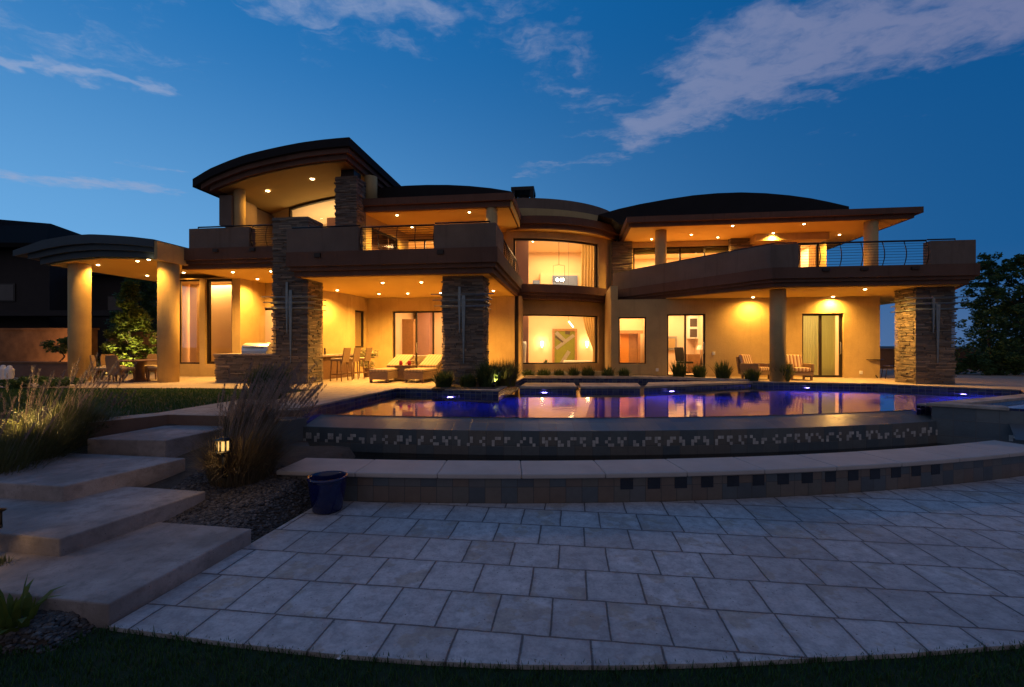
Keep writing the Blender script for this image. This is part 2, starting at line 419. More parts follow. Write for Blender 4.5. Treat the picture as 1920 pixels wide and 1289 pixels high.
def curtain_mat(name, col):
    m, nt = newmat(name)
    p = wpos(nt); n = noise(nt, p, 40, 2.0)
    c = mixc(nt, n, tuple(x*.9 for x in col), col)
    d = nd(nt, 'ShaderNodeBsdfDiffuse', {'Color': c}).outputs[0]
    t = nd(nt, 'ShaderNodeBsdfTranslucent', {'Color': c}).outputs[0]
    finish(nt, nd(nt, 'ShaderNodeMixShader', {0: .45, 1: d, 2: t}).outputs[0]); return m
M['curtain_gold'] = curtain_mat('gold_drape', (.62, .45, .20))
M['curtain_green'] = curtain_mat('sage_drape', (.60, .64, .36))

def stripes(name, dark=(.26, .10, .06), mid=(.38, .26, .15), base=(.62, .50, .36)):
    m, nt = newmat(name)
    tc = nd(nt, 'ShaderNodeTexCoord').outputs['Object']
    s = nd(nt, 'ShaderNodeSeparateXYZ', {0: tc})
    k = mth(nt, 'FRACT', mth(nt, 'MULTIPLY', s.outputs[0], 9.0))
    a = mth(nt, 'LESS_THAN', k, .3); b = mth(nt, 'GREATER_THAN', k, .72)
    c = mixc(nt, a, base, dark); c = mixc(nt, b, c, mid)
    finish(nt, pbsdf(nt, c, .9)); return m
M['striped'] = stripes('striped_fabric')
M['striped_pale'] = stripes('striped_pale_fabric', (.24, .17, .11), (.30, .22, .15), (.35, .27, .185))

def paving(name, base, tint, warm, dark, size=.482, rough=.55):
    m, nt = newmat(name)
    p = rotpos(nt); s = nd(nt, 'ShaderNodeSeparateXYZ', {0: p})
    wob = noise(nt, p, 3.0, 2.0)
    u = mth(nt, 'ADD', s.outputs[0], mth(nt, 'MULTIPLY', wob, .02)); v = mth(nt, 'ADD', mth(nt, 'SUBTRACT', s.outputs[1], .251), mth(nt, 'MULTIPLY', wob, .02))
    vs = mth(nt, 'DIVIDE', v, size); row = mth(nt, 'FLOOR', vs); fv = mth(nt, 'SUBTRACT', vs, row)
    off = nd(nt, 'ShaderNodeTexWhiteNoise', {'W': row}, noise_dimensions='1D').outputs['Value']
    us = mth(nt, 'ADD', mth(nt, 'MULTIPLY', mth(nt, 'DIVIDE', u, size), mth(nt, 'ADD', .86, mth(nt, 'MULTIPLY', off, .34))), mth(nt, 'ADD', mth(nt, 'MULTIPLY', off, .34), mth(nt, 'MULTIPLY', row, .5)))
    col = mth(nt, 'FLOOR', us); fu = mth(nt, 'SUBTRACT', us, col)
    du = mth(nt, 'MINIMUM', fu, mth(nt, 'SUBTRACT', 1.0, fu)); dv = mth(nt, 'MINIMUM', fv, mth(nt, 'SUBTRACT', 1.0, fv))
    d = mth(nt, 'MINIMUM', du, dv)
    en = noise(nt, p, 26.0, 4.0)
    d = mth(nt, 'ADD', d, mth(nt, 'MULTIPLY', mth(nt, 'SUBTRACT', en, .5), .022))
    edge = mth(nt, 'MULTIPLY', smooth(nt, d, .12, .02), .22)
    joint = smooth(nt, d, .003, mth(nt, 'ADD', .012, mth(nt, 'MULTIPLY', noise(nt, p, 4.0, 2.0), .022)))
    cid = nd(nt, 'ShaderNodeCombineXYZ', {0: row, 1: col}).outputs[0]
    rv = nd(nt, 'ShaderNodeTexWhiteNoise', {'Vector': cid}, noise_dimensions='2D').outputs
    c = mixc(nt, rv['Value'], base, tint)
    # each tile has its own veins: shift the noise by the tile
    sh = nd(nt, 'ShaderNodeVectorMath', {0: p, 1: nd(nt, 'ShaderNodeVectorMath', {0: rv['Color'], 'Scale': 30.0}, operation='SCALE').outputs[0]}, operation='ADD').outputs[0]
    stain = smooth(nt, noise(nt, sh, 3.6, 3.0, .55), .54, .60)
    gate = mth(nt, 'GREATER_THAN', nd(nt, 'ShaderNodeSeparateColor', {0: rv['Color']}).outputs[1], .52)
    c = mixc(nt, mth(nt, 'MULTIPLY', mth(nt, 'MULTIPLY', stain, gate), .5), c, warm)
    mot = noise(nt, sh, 9.0, 6.0, .7)
    c = mixc(nt, mth(nt, 'MULTIPLY', smooth(nt, mot, .38, .66), .48), c, dark)
    fine = noise(nt, sh, 42.0, 5.0, .7); c = mixc(nt, mth(nt, 'MULTIPLY', smooth(nt, fine, .44, .66), .35), c, dark)
    pale = noise(nt, sh, 5.0, 5.0, .6); c = mixc(nt, mth(nt, 'MULTIPLY', smooth(nt, pale, .55, .75), .45), c, tuple(min(1, x*1.35) for x in base))
    big = noise(nt, p, .55, 3.0)
    c = mixc(nt, mth(nt, 'MULTIPLY', smooth(nt, big, .42, .7), .4), c, dark)
    vor = nd(nt, 'ShaderNodeTexVoronoi', {'Vector': p, 'Scale': 20.0}).outputs['Distance']
    pg = smooth(nt, noise(nt, p, 7.0, 2.0), .46, .52)
    pit = mth(nt, 'MULTIPLY', smooth(nt, vor, .13, .07), pg)
    c = mixc(nt, mth(nt, 'MULTIPLY', pit, .8), c, tuple(x*.25 for x in dark))
    c = mixc(nt, edge, c, dark)
    c = mixc(nt, joint, tuple(x*.55 for x in dark), c)
    h = mth(nt, 'ADD', mth(nt, 'MULTIPLY', joint, .6), mth(nt, 'MULTIPLY', noise(nt, sh, 14.0, 6.0, .65), .35))
    h = mth(nt, 'SUBTRACT', h, mth(nt, 'MULTIPLY', pit, .3))
    h = mth(nt, 'ADD', h, mth(nt, 'MULTIPLY', rv['Value'], .15))
    r = mth(nt, 'ADD', rough, mth(nt, 'MULTIPLY', mot, .25))
    finish(nt, pbsdf(nt, c, r, 0, bump(nt, h, .8, .025), .4)); return m
M['patio'] = paving('travertine_paving', (.61, .565, .545), (.46, .42, .40), (.40, .285, .17), (.22, .19, .185))
M['deck'] = paving('deck_paving', (.47, .385, .30), (.41, .335, .265), (.42, .31, .20), (.30, .24, .19), size=.42, rough=.6)

def tiles(name, size, cols, grout, rough=.35, gw=.02, spec=.5, dz=1.0):
    m, nt = newmat(name)
    uv = nd(nt, 'ShaderNodeUVMap').outputs[0]; s = nd(nt, 'ShaderNodeSeparateXYZ', {0: uv})
    us = mth(nt, 'DIVIDE', s.outputs[0], size); vs = mth(nt, 'DIVIDE', s.outputs[1], size*dz)
    cu = mth(nt, 'FLOOR', us); cv_ = mth(nt, 'FLOOR', vs)
    fu = mth(nt, 'SUBTRACT', us, cu); fv = mth(nt, 'SUBTRACT', vs, cv_)
    d = mth(nt, 'MINIMUM', mth(nt, 'MINIMUM', fu, mth(nt, 'SUBTRACT', 1.0, fu)), mth(nt, 'MINIMUM', fv, mth(nt, 'SUBTRACT', 1.0, fv)))
    j = smooth(nt, d, gw*.5, gw*1.5)
    rv = nd(nt, 'ShaderNodeTexWhiteNoise', {'Vector': nd(nt, 'ShaderNodeCombineXYZ', {0: cu, 1: cv_}).outputs[0]}, noise_dimensions='2D').outputs['Value']
    rp = nd(nt, 'ShaderNodeValToRGB', {'Fac': rv}); el = rp.color_ramp.elements; rp.color_ramp.interpolation = 'CONSTANT'
    while len(el) < len(cols): el.new(.5)
    for i, c in enumerate(cols): el[i].position = i/len(cols); el[i].color = (*c, 1)
    n = noise(nt, wpos(nt), 9.0, 6.0, .7)
    c = mixc(nt, .55, rp.outputs[0], mixc(nt, n, (.35, .35, .35), (1.3, 1.3, 1.3)), 'MULTIPLY')
    c = mixc(nt, j, grout, c)
    h = mth(nt, 'ADD', mth(nt, 'MULTIPLY', j, .6), mth(nt, 'ADD', mth(nt, 'MULTIPLY', n, .5), mth(nt, 'MULTIPLY', rv, .2)))
    finish(nt, pbsdf(nt, c, rough, 0, bump(nt, h, .35, .012), spec)); return m
M['slate'] = tiles('slate_tile', .205, [(.155, .115, .09), (.125, .12, .115), (.165, .12, .09), (.095, .11, .118), (.14, .125, .105), (.08, .09, .098), (.16, .13, .105)], (.06, .055, .05))
M['slate_blue'] = tiles('wet_slate', .30, [(.12, .14, .145), (.16, .15, .135), (.095, .12, .135), (.14, .155, .155)], (.10, .10, .10), .3)
M['pooltile'] = tiles('pool_tile', .15, [(.014, .028, .12), (.02, .04, .15), (.035, .055, .13), (.012, .02, .085), (.05, .07, .13)], (.13, .14, .17), .2, .035)
M['accent'] = basic('accent_tile', (.022, .024, .03), .25, var=.3, bmp=.1)
M['mosaic'] = island('mosaic_stone', [(.60, .57, .53), (.48, .45, .42), (.70, .66, .60)], .5, .1)
M['poolfloor'] = basic('pool_plaster', (.06, .09, .50), .6, var=.2, scale=3, bmp=.1)

def water(name, ior, tint, rough, bscale, bstr):
    m, nt = newmat(name)
    p = rotpos(nt)
    h = noise(nt, nd(nt, 'ShaderNodeMapping', {'Vector': p, 'Scale': (1.0, 1.6, 1.0)}).outputs[0], bscale, 2.0, .5)
    nrm = bump(nt, h, bstr, .02)
    t = nd(nt, 'ShaderNodeBsdfRefraction', {'Color': (*tint, 1), 'IOR': 1.33, 'Roughness': 0.0, 'Normal': nrm}).outputs[0]
    g = nd(nt, 'ShaderNodeBsdfGlossy', {'Color': (1, 1, 1, 1), 'Roughness': rough, 'Normal': nrm}).outputs[0]
    fr = nd(nt, 'ShaderNodeFresnel', {'IOR': ior, 'Normal': nrm}).outputs[0]
    finish(nt, nd(nt, 'ShaderNodeMixShader', {0: fr, 1: t, 2: g}).outputs[0]); return m
M['water'] = water('pool_water', 1.33, (.75, .80, 1.0), .045, 2.2, .12)
M['trough'] = water('trough_water', 1.33, (.3, .36, .4), .04, 2.0, .06)
# ---------------------------------------------------------------- setting
g = MB(I3)
for xa_, xb_, ya_, yb_ in ((-900, 900, -300, 7.9), (-900, 900, 17, 1500), (-900, -5, 7.9, 17), (14.5, 900, 7.9, 17)):
    g.face([(xa_, ya_, -.06), (xb_, ya_, -.06), (xb_, yb_, -.06), (xa_, yb_, -.06)])
struct(obj('ground', g, M['dirt']))

def circ3(a, b, c):
    ax, ay = a; bx, by = b; cx, cy = c
    d = 2*(ax*(by-cy)+bx*(cy-ay)+cx*(ay-by))
    ux = ((ax*ax+ay*ay)*(by-cy)+(bx*bx+by*by)*(cy-ay)+(cx*cx+cy*cy)*(ay-by))/d
    uy = ((ax*ax+ay*ay)*(cx-bx)+(bx*bx+by*by)*(ax-cx)+(cx*cx+cy*cy)*(bx-ax))/d
    return (ux, uy), math.dist((ux, uy), a)
class Arc:                               # arc through three plan points, bulging towards the camera; addressed by world x
    def __init__(s, a, b, c): s.c, s.r = circ3(a, b, c)
    def y(s, x, off=0.0):
        r = s.r-off
        return s.c[1]-math.sqrt(max(r*r-(x-s.c[0])**2, 1e-6))
    def pt(s, t, off=0.0):               # t = distance along x measured as an angle around the centre
        r = s.r-off; th = (t-s.c[0])/s.r
        return (s.c[0]+r*math.sin(th), s.c[1]-r*math.cos(th))
    def pts(s, t0, t1, n, off=0.0): return [s.pt(t0+(t1-t0)*i/(n-1), off) for i in range(n)]
    def t_of(s, x): return s.c[0]+s.r*math.asin((x-s.c[0])/s.r)

# ---------------------------------------------------------------- house
hp = W(-1, 17.5, DK)
H = root('luxury_house', hp, 'two storey tan stucco villa with curved roofs and stone pillars lit from inside', 'house', absolute=True)

def stone_block(u0, u1, v0, v1, z0, z1, seed=0, top=True):
    r = random.Random(seed); m = MB(W)
    m.box(u0+.05, u1-.05, v0+.05, v1-.05, z0, z1-.004)
    z = z0
    while z < z1-.02:
        h = min(r.uniform(.03, .066), z1-z)
        if z1-(z+h) < .03: h = z1-z
        for face in range(4):
            a, b = (u0, u1) if face < 2 else (v0, v1)
            x = a
            while x < b-.01:
                w = min(r.uniform(.12, .42), b-x)
                if b-(x+w) < .08: w = b-x
                d = r.choice((0, .008, .016, .026, .04))*r.uniform(.6, 1.1); e = .008
                xa, xb = x+e*.4, x+w-e*.4
                if x == a and face >= 2: xa = a+.06
                if x+w >= b-1e-6 and face >= 2: xb = b-.06
                zz = (z+.005, z+h-.004)
                if face == 0: m.box(xa-(d if x == a else 0), xb+(d if xb > b-.01 else 0), v0-d, v0+.06, *zz)
                elif face == 1: m.box(xa, xb, v1-.06, v1+d, *zz)
                elif face == 2: m.box(u0-d, u0+.06, xa, xb, *zz)
                else: m.box(u1-.06, u1+d, xa, xb, *zz)
                x += w
        z += h
    return m
def ornament(parent, uc, v0, v1, u0, u1, zc, zt, zb):
    """tall pair of tapered steel fins with three bars that wrap round the pillar"""
    m = MB(W)
    for du, top, bot, w in ((-.06, zt, zb+.9, .035), (.06, zt-.25, zb, .05)):
        a = uc+du
        m.poly([(a-w, v0-.06, top), (a+w, v0-.06, top), (a+w*1.2, v0-.07, zc), (a-w*1.2, v0-.07, zc), (a-.012, v0-.05, bot), (a+.012, v0-.05, bot),
                (a-w, v0-.025, top), (a+w, v0-.025, top), (a+w*1.2, v0-.025, zc), (a-w*1.2, v0-.025, zc), (a-.012, v0-.025, bot), (a+.012, v0-.025, bot)],
               [(0, 1, 2, 3), (3, 2, 5, 4), (7, 6, 9, 8), (8, 9, 10, 11), (0, 3, 9, 6), (3, 4, 10, 9), (1, 7, 8, 2), (2, 8, 11, 5), (0, 6, 7, 1), (4, 5, 11, 10)])
    for i, dz in enumerate((.17, 0, -.17)):
        z = zc+dz; e = .045; x = .34-.05*i
        m.tube([(u0-e, v1+.1, z), (u0-e, v0-e, z), (u1+e, v0-e, z), (u1+e, v1+.1, z)], .018, 6)
        m.tube([(u0-x, v0-e-.015, z+.03), (u1+x, v0-e-.015, z+.03)], .016, 6)
    return obj('metal_cross', m, M['patina'], parent)

# stone pillars ---------------------------------------------------
SP = []
for i, (pxa, pxb, v0, dv, zt, zc) in enumerate(((512, 577, 13.06, .86, 5.96, 3.3), (830, 905, 13.06, .97, 4.06, 3.3), (1717, 1790, 15.3, .9, 3.83, 3.25))):
    u0, u1 = U(pxa, v0), U(pxb, v0)
    p = obj('stone_pillar', stone_block(u0, u1, v0, v0+dv, DK, zt, seed=i+1), M['stone'], H)
    ornament(p, (u0+u1)/2-.02, v0, v0+dv, u0, u1, zc, zt-.35 if i else 3.95, DK+.65)
    SP.append((u0, u1))

# left patio: floor slab with stepped fascia, parapets, rail -------------
VB = 12.5
uL, uR = U(536, VB), -2.02
def slab(name, pts_fn, z0, z1, zs, parent, mat='fascia'):
    """balcony slab: three stepped bands, the lowest one set back"""
    m = MB(W)
    k = [z0, z0+(z1-z0)*.22, z0+(z1-z0)*.40, z1]
    for i, inset in enumerate((.16, .08, 0.0)):
        m.prism(pts_fn(inset), k[i]+(.0 if i == 0 else .001), k[i+1])
    return obj(name, m, M[mat], parent)
vE = 19.3
slab('balcony_fascia', lambda i: [(uL+i, VB+i), (uR-i, VB+i), (uR-i, vE), (uL+i, vE)], 4.05, 4.75, None, H)
m = MB(W).box(uL+.3, uR-.3, VB+.3, 18.69, 4.035, 4.06)
m.box(-9.7, uL+.299, 13.95, 18.95, 4.035, 4.06)
obj('soffit', m, M['soffit'], H)
m = MB(W).box(-9.75, uL-.001, 13.93, 19.3, 4.061, 5.1); obj('wall', m, M['stucco'], H)
pa, pb = U(535, VB), U(670, VB); pc, pd = U(812, VB), uR-.05
m = MB(W).box(pa, pb, VB+.06, VB+.36, 4.751, 5.46); obj('parapet', m, M['stucco'], H, bevel=.015)
m = MB(W).prism([(pc, VB+.06), (pd, VB+.06), (pd, VB+1.5), (pd-.3, VB+1.5), (pd-.3, VB+.36), (pc, VB+.36)], 4.751, 5.44)
obj('parapet', m, M['stucco'], H, bevel=.015)
def bow(q0, q1, z0, h, bulge, n=9):      # post that swells outward towards the bottom like a pot belly
    out = []
    for i in range(n):
        t = i/(n-1)
        b = bulge*math.sin(math.pi*(1-t)**1.0)*(.65+.35*(1-t))
        out.append((q0[0]+q1[0]*b, q0[1]+q1[1]*b, z0+h*t))
    return out
def railing(parent, A, B, z0, h, nseg, outward, wires=9, bulge=.13, skip_ends=False):
    """bowed railing: top rail and wires are one mesh, each post is a child"""
    m = MB(W); L = lambda t: (A[0]+(B[0]-A[0])*t, A[1]+(B[1]-A[1])*t)
    m.tube([(*A, z0+h), (*B, z0+h)], .028, 6)
    prof = bow((0, 0), (1, 0), 0, h, bulge)
    for k in range(1, wires+1):
        t = k/(wires+1); b = np.interp(t*h, [q[2] for q in prof], [q[0] for q in prof])
        a0, a1 = L(0), L(1)
        m.tube([(a0[0]+outward[0]*b, a0[1]+outward[1]*b, z0+h*t), (a1[0]+outward[0]*b, a1[1]+outward[1]*b, z0+h*t)], .006, 5)
    r = obj('railing', m, M['rail'], parent)
    for k in range(nseg+1):
        p = L(k/nseg)
        q = MB(W).tube(bow(p, outward, z0, h, bulge), .013, 6)
        obj('baluster', q, M['rail'], r)
    return r
railing(H, (pb+.02, VB+.22), (pc-.02, VB+.22), 4.75, .72, 4, (0, -1))
railing(H, (uR-.18, VB+1.52), (uR-.18, 18.4), 4.75, .72, 8, (1, 0), bulge=.1)
m = MB(W).tube([(pa+.1, VB+.2, 5.52), (pb, VB+.2, 5.52)], .024, 6).tube([(pa+.1, VB+.2, 5.44), (pa+.1, VB+.2, 5.52)], .015, 5); obj('handrail', m, M['rail'], H)
m = MB(W).tube([(pc, VB+.2, 5.51), (pd-.2, VB+.2, 5.51)], .024, 6).tube([(pd-.2, VB+.2, 5.42), (pd-.2, VB+.2, 5.51)], .015, 5); obj('handrail', m, M['rail'], H)
for px in (596, 826):                    # scuppers in the fascia
    a = U(px, VB); m = MB(W).box(a-.09, a+.09, VB-.05, VB+.02, 4.58, 4.70); obj('scupper', m, M['bronze'], H)

# left wing slab over the grill court
V2 = 13.4; a0, a1 = U(380, V2), SP[0][0]-.03
slab('balcony_fascia', lambda i: [(a0-.9, V2+i), (a1, V2+i), (a1, 17.0), (a0-.9, 17.0)], 4.53, 5.17, None, H)
m = MB(W).box(a0-.8, a1-.02, V2+.3, 16.99, 4.51, 4.545); obj('soffit', m, M['soffit'], H)
q0, q1 = U(352, V2), U(465, V2)
m = MB(W).box(q0, q1, V2+.05, V2+.35, 5.171, 5.82).box(q0, q0+.3, V2+.351, 17.0, 5.171, 5.82).box(q0, a1-.05, V2+.352, 17.0, 4.9, 5.16)
obj('parapet', m, M['stucco'], H)
railing(H, (q1+.02, V2+.2), (a1+.0, V2+.2), 5.17, .72, 2, (0, -1))
m = MB(W).tube([(q0+.2, V2+.2, 5.9), (q1, V2+.2, 5.9)], .024, 6).tube([(q0+.2, V2+.2, 5.80), (q0+.2, V2+.2, 5.9)], .015, 5); obj('handrail', m, M['rail'], H)
for px in (405, 474):
    a = U(px, V2); m = MB(W).box(a-.09, a+.09, V2-.05, V2+.02, 5.02, 5.12); obj('scupper', m, M['bronze'], H)

# walls ----------------------------------------------------------
def wall_v(v, th): return lambda s, t, z: W(s, v+t*th, z)
def wall_u(u, th): return lambda s, t, z: W(u+t*th, s, z)
def window(name, f, s0, s1, z0, z1, mull=(), fw=.07, d=.55, parent=None, pane='glass', bars=(), ns=1, extra=None):
    """frame round an opening of a wall f(s, t, z), d = where in the wall thickness; pane is its child"""
    m = MB(W)
    def bar(a, b, c, e, da, db):
        n = ns if (b-a) > .5 else 1
        for i in range(n):
            x0, x1 = a+(b-a)*i/n, a+(b-a)*(i+1)/n
            p = [f(x, t, z) for z in (c, e) for t in (da, db) for x in (x0, x1)]
            m.poly(p, [(0, 2, 3, 1), (4, 5, 7, 6), (0, 1, 5, 4), (2, 6, 7, 3), (0, 4, 6, 2), (1, 3, 7, 5)], raw=True)
    g = .004
    bar(s0+g, s0+fw, z0+g, z1-g, d-.16, d+.16); bar(s1-fw, s1-g, z0+g, z1-g, d-.16, d+.16)
    bar(s0+fw, s1-fw, z0+g, z0+fw, d-.15, d+.15); bar(s0+fw, s1-fw, z1-fw, z1-g, d-.15, d+.15)
    for x in mull: bar(x-fw*.5, x+fw*.5, z0+fw, z1-fw, d-.14, d+.14)
    for z in bars: bar(s0+fw, s1-fw, z-.02, z+.02, d-.1, d+.1)
    o = obj(name, m, M['bronze'], parent)
    pm = MB(W); n = max(ns, 1)
    for i in range(n):
        x0, x1 = s0+.01+(s1-s0-.02)*i/n, s0+.01+(s1-s0-.02)*(i+1)/n
        pm.face([f(x0, d, z0+.01), f(x1, d, z0+.01), f(x1, d, z1-.01), f(x0, d, z1-.01)], raw=True)
    obj('pane', pm, M[pane], o)
    return o
def room(u0, u1, v0, v1, z0, z1, mat, parent=None, energy=60, col=(1, .60, .25), lamp=True, T=W, hole=None):
    m = MB(T)
    P = [(u0, v0), (u1, v0), (u1, v1), (u0, v1)]
    m.face([(*p, z0) for p in P]); m.face([(*p, z1) for p in P])
    for a, b in ((1, 2), (2, 3), (3, 0)):
        m.face([(*P[a], z0), (*P[b], z0), (*P[b], z1), (*P[a], z1)])
    o = obj('interior_room', m, M[mat] if isinstance(mat, str) else mat, parent or H)
    if lamp:
        l = bpy.data.lights.new('room_or_fill_lamp', 'AREA'); l.energy = energy; l.color = col; l.shape = 'RECTANGLE'
        l.energy *= 3.3
        l.size = abs(u1-u0)*.6; l.size_y = abs(v1-v0)*.6
        lo = link(bpy.data.objects.new('room_or_fill_lamp', l)); lo.parent = o
        x, y, z = T((u0+u1)/2, (v0+v1)/2, z1-.06); lo.location = Vector((x, y, z))-WLOC[o.name]
    return o
def sl(px, v): return U(px, v)

# back wall of the left patio with the big sliding door
v = 18.72; f = wall_v(v, .25)
d0, d1 = U(736, v), U(842, v); zt = ZZ(736, 584, v)
m = MB(W).wall(f, -8.7, -2.68, DK, 4.08, [(d0, d1, DK, zt)]); lw = obj('wall', m, M['stucco_lit'], H)
def handle(door, v, u, z=1.9, h=.22):
    m = MB(W).tube([(u, v-.03, z-h), (u, v-.07, z-h+.03), (u, v-.07, z+h-.03), (u, v-.03, z+h)], .012, 6); obj('handle', m, M['steel'], door)
dd = window('sliding_door', f, d0, d1, DK, zt, [U(779, v), U(811, v)], parent=H, d=.5); handle(dd, v+.09, U(781, v))
rm = room(-8.3, -3.0, v+.26, v+5.0, DK+.002, 4.0, 'int_cream', energy=95)
x0 = U(787, v+4.5); x1 = U(806, v+4.5)
m = MB(W).box(x0-.15, x1, v+4.4, v+4.98, DK+.01, 3.99); obj('interior_wall', m, M['int_mauve'], rm)
m = MB(W).box(U(753, v+3.0), U(775, v+3.0), v+3.0, v+3.3, DK+.01, 3.2).box(U(753, v+3.0)-.04, U(775, v+3)+.04, v+2.98, v+3.32, 3.201, 3.3); obj('interior_column', m, M['int_wood'], rm)
# bar side wall
m = MB(W).prism([(-9.5, 16.98), (-9.55, 15.25), (-9.3, 15.2), (-8.73, 17.23), (-8.95, 17.3)], DK, 4.06); obj('wall', m, M['stucco_lit'], H)
fs = lambda s, t, z: W(-8.73+.02*(s-17.23)-t*.25, s, z)
m = MB(W).wall(fs, 17.24, 18.97, DK, 4.06, [(17.6, 18.42, 1.9, 3.45)]); obj('wall', m, M['stucco_lit'], H)
window('window', fs, 17.6, 18.42, 1.9, 3.45, [], parent=H, d=.35, pane='glass_dark')
m = MB(W).box(-9.9, -9.2, 17.5, 18.6, 1.4, 3.9); obj('interior_niche', m, M['int_olive'], H)
# pier at the right end of the patio wall, dark slot window, return to the bay
m = MB(W).box(-2.68, -2.30, v-.05, v+.35, DK, 4.08); obj('wall', m, M['stucco_lit'], H)
m = MB(W).box(-2.30, -2.14, v+.1, v+.3, DK, 4.04); obj('slot_window', m, M['bronze'], H)
m = MB(W).box(-2.14, -2.02, v-.02, v+.6, DK, 4.04); obj('wall', m, M['stucco_lit'], H)

# grill court wall with a door
v = 17.0; f = wall_v(v, .25)
e0, e1 = U(467, v), U(515, v); zt = ZZ(467, 579, v)
wE0 = U(436, v)
m = MB(W).wall(f, wE0, -9.0, DK, 4.54, [(e0, e1, DK, zt)]); obj('wall', m, M['stucco_lit'], H)
window('glass_door', f, e0, e1, DK, zt, [], parent=H, d=.5)
rm = room(e0-.7, -9.62, v+.26, v+3.5, DK+.002, 4.4, 'int_peach', energy=70)
m = MB(W).box(U(470, v+3.4), U(484, v+3.4), v+3.36, v+3.49, DK+.01, 2.75); obj('interior_door', m, M['int_wood'], rm)

# tall window bay of the left wing (lower), seen through the dining pavilion
v = 15.6; f = wall_v(v, .3)
t0, t1, t2, t3 = U(329, v), U(374, v), U(384, v), U(435, v)
zs, ztop = ZZ(350, 683, v), ZZ(350, 524, v)
m = MB(W).wall(f, t0-.5, t3+.14, DK, 4.54, [(t0, t1, zs, ztop), (t2, t3, zs, ztop)]); obj('wall', m, M['stucco_lit'], H)
m = MB(W).box(t3+.14, t3+.34, v+.001, 17.0, DK, 4.54); obj('wall', m, M['stucco_lit'], H)
window('tall_window', f, t0, t1, zs, ztop, [], parent=H, d=.5, pane='glass_dark', fw=.06)
window('tall_window', f, t2, t3, zs, ztop, [], parent=H, d=.5, pane='glass_dark', fw=.1)
rm = room(t0-.6, t3+.1, v+.31, v+3.2, DK+.002, 4.5, 'int_cream', energy=170)
m = MB(W).box(t0-.5, t3+.05, v+1.2, v+1.25, zs-.2, ztop+.1)
obj('roller_blind', m, M['int_cream'], rm)

# dining pavilion -----------------------------------------------
VP = 12.4
top = [(24, 470), (81, 450), (133, 441.5), (170, 439.5), (204, 441), (246, 444), (288, 449)]
bot = [(288, 483), (235, 480), (174, 479), (115, 484), (65, 494)]
T_ = [(U(x, VP), ZZ(x, y, VP)) for x, y in top]; B_ = [(U(x, VP), ZZ(x, y, VP)) for x, y in bot]
def lerp_prof(prof, u): return float(np.interp(u, [q[0] for q in prof], [q[1] for q in prof]))
ua, ub = T_[0][0], T_[-1][0]; Bs = sorted(B_)
def pav(frac0, frac1, v0, v1, inset_l, n=28):
    us = np.linspace(ua+inset_l, ub, n)
    tp = [(u, lerp_prof(T_, u)) for u in us]
    lo = [(u, lerp_prof(Bs, u)) for u in us]
    hi_ = [(a[0], a[1]+(b[1]-a[1])*frac0) for a, b in zip(tp, lo)]
    lo_ = [(a[0], a[1]+(b[1]-a[1])*frac1) for a, b in zip(tp, lo)]
    return hi_+lo_[::-1]
m = MB(W).extr(pav(0, .42, VP, 19, 0), VP, 19.0)
pr = obj('pavilion_roof', m, M['zinc'], H)
for a, b, iv, il in ((.425, .70, .10, .42), (.705, 1.0, .20, .75)):
    m = MB(W).extr(pav(a, b, VP, 19, il), VP+iv, 18.9-iv); obj('fascia_band', m, M['zinc'], pr)
us = np.linspace(ua+1.0, ub-.03, 24)
m = MB(W).extr([(u, lerp_prof(Bs, u)-.012) for u in us]+[(u, lerp_prof(Bs, u)-.05) for u in us[::-1]], VP+.3, 18.6); obj('soffit', m, M['soffit'], pr)
m = MB(W).box(ub+.002, ub+.10, VP+.02, 17.5, B_[0][1]-.06, T_[-1][1]-.05); obj('fascia', m, M['stucco_lit'], pr)
for px, py in ((149.5, 714), (316, 717)):
    v = 13.15; a = U(px, v)
    m = MB(W).cyl(a, v, .29, DK, lerp_prof(Bs, a)-.03, 40); o = obj('round_column', m, M['stucco_lit'], H)
    m = MB(W).cyl(a, v, .25, lerp_prof(Bs, a)-.10, lerp_prof(Bs, a)+.02, 32); obj('collar', m, M['bronze'], o)

# upper left: mid roof, walls -------------------------------------------
v = 16.4; r0, r1 = U(664, v), U(962, v)
zb, ztp = 7.10, 7.56
m = MB(W)
m.prism([(r0+.12, v+.12), (r1-.12, v+.12), (r1-.12, 21.5), (r0+.12, 21.5)], zb, zb+.2)
m.prism([(r0, v), (r1, v), (r1, 21.5), (r0, 21.5)], zb+.201, ztp)
obj('roof_fascia', m, M['fascia'], H)
m = MB(W).box(r0+.2, r1-.2, v+.25, 20.2, zb-.012, zb+.02); obj('soffit', m, M['soffit'], H)
m = MB(W).box(r1-.115, r1-.07, v+.14, 21.3, zb-.05, zb+.21); obj('gutter_board', m, M['soffit'], H)
vv = 18.0
pr_ = [(690, 357), (720, 352), (760, 348.5), (800, 347), (840, 347), (880, 349), (920, 353), (958, 359)]
P_ = [(U(x, vv), ZZ(x, y, vv)) for x, y in pr_]
m = MB(W).extr([(P_[0][0]-.8, 7.57)]+[(P_[0][0]-.8, P_[0][1]-.35)]+P_+[(P_[-1][0], 7.57)], vv, 25.0); obj('vault_roof', m, M['roof'], H)
a = U(922, 16.75); m = MB(W).cyl(a, 16.75, .215, 4.75, 7.1, 28); obj('round_column', m, M['stucco_lit'], H)
v = 20.2; f = wall_v(v, .25); w0, w1 = U(747, v), U(856, v); zt = 6.88
m = MB(W).wall(f, r0-.2, U(951, 20.2), 4.75, 7.1, [(w0, w1, 4.75, zt)]); obj('wall', m, M['stucco_lit'], H)
window('sliding_door', f, w0, w1, 4.75, zt, [U(795, v)], parent=H, d=.5, bars=[5.25+.3*k for k in range(5)])
rm = room(w0-.6, w1+.6, v+.26, v+3.5, 4.76, 7.05, 'int_cream', energy=70)
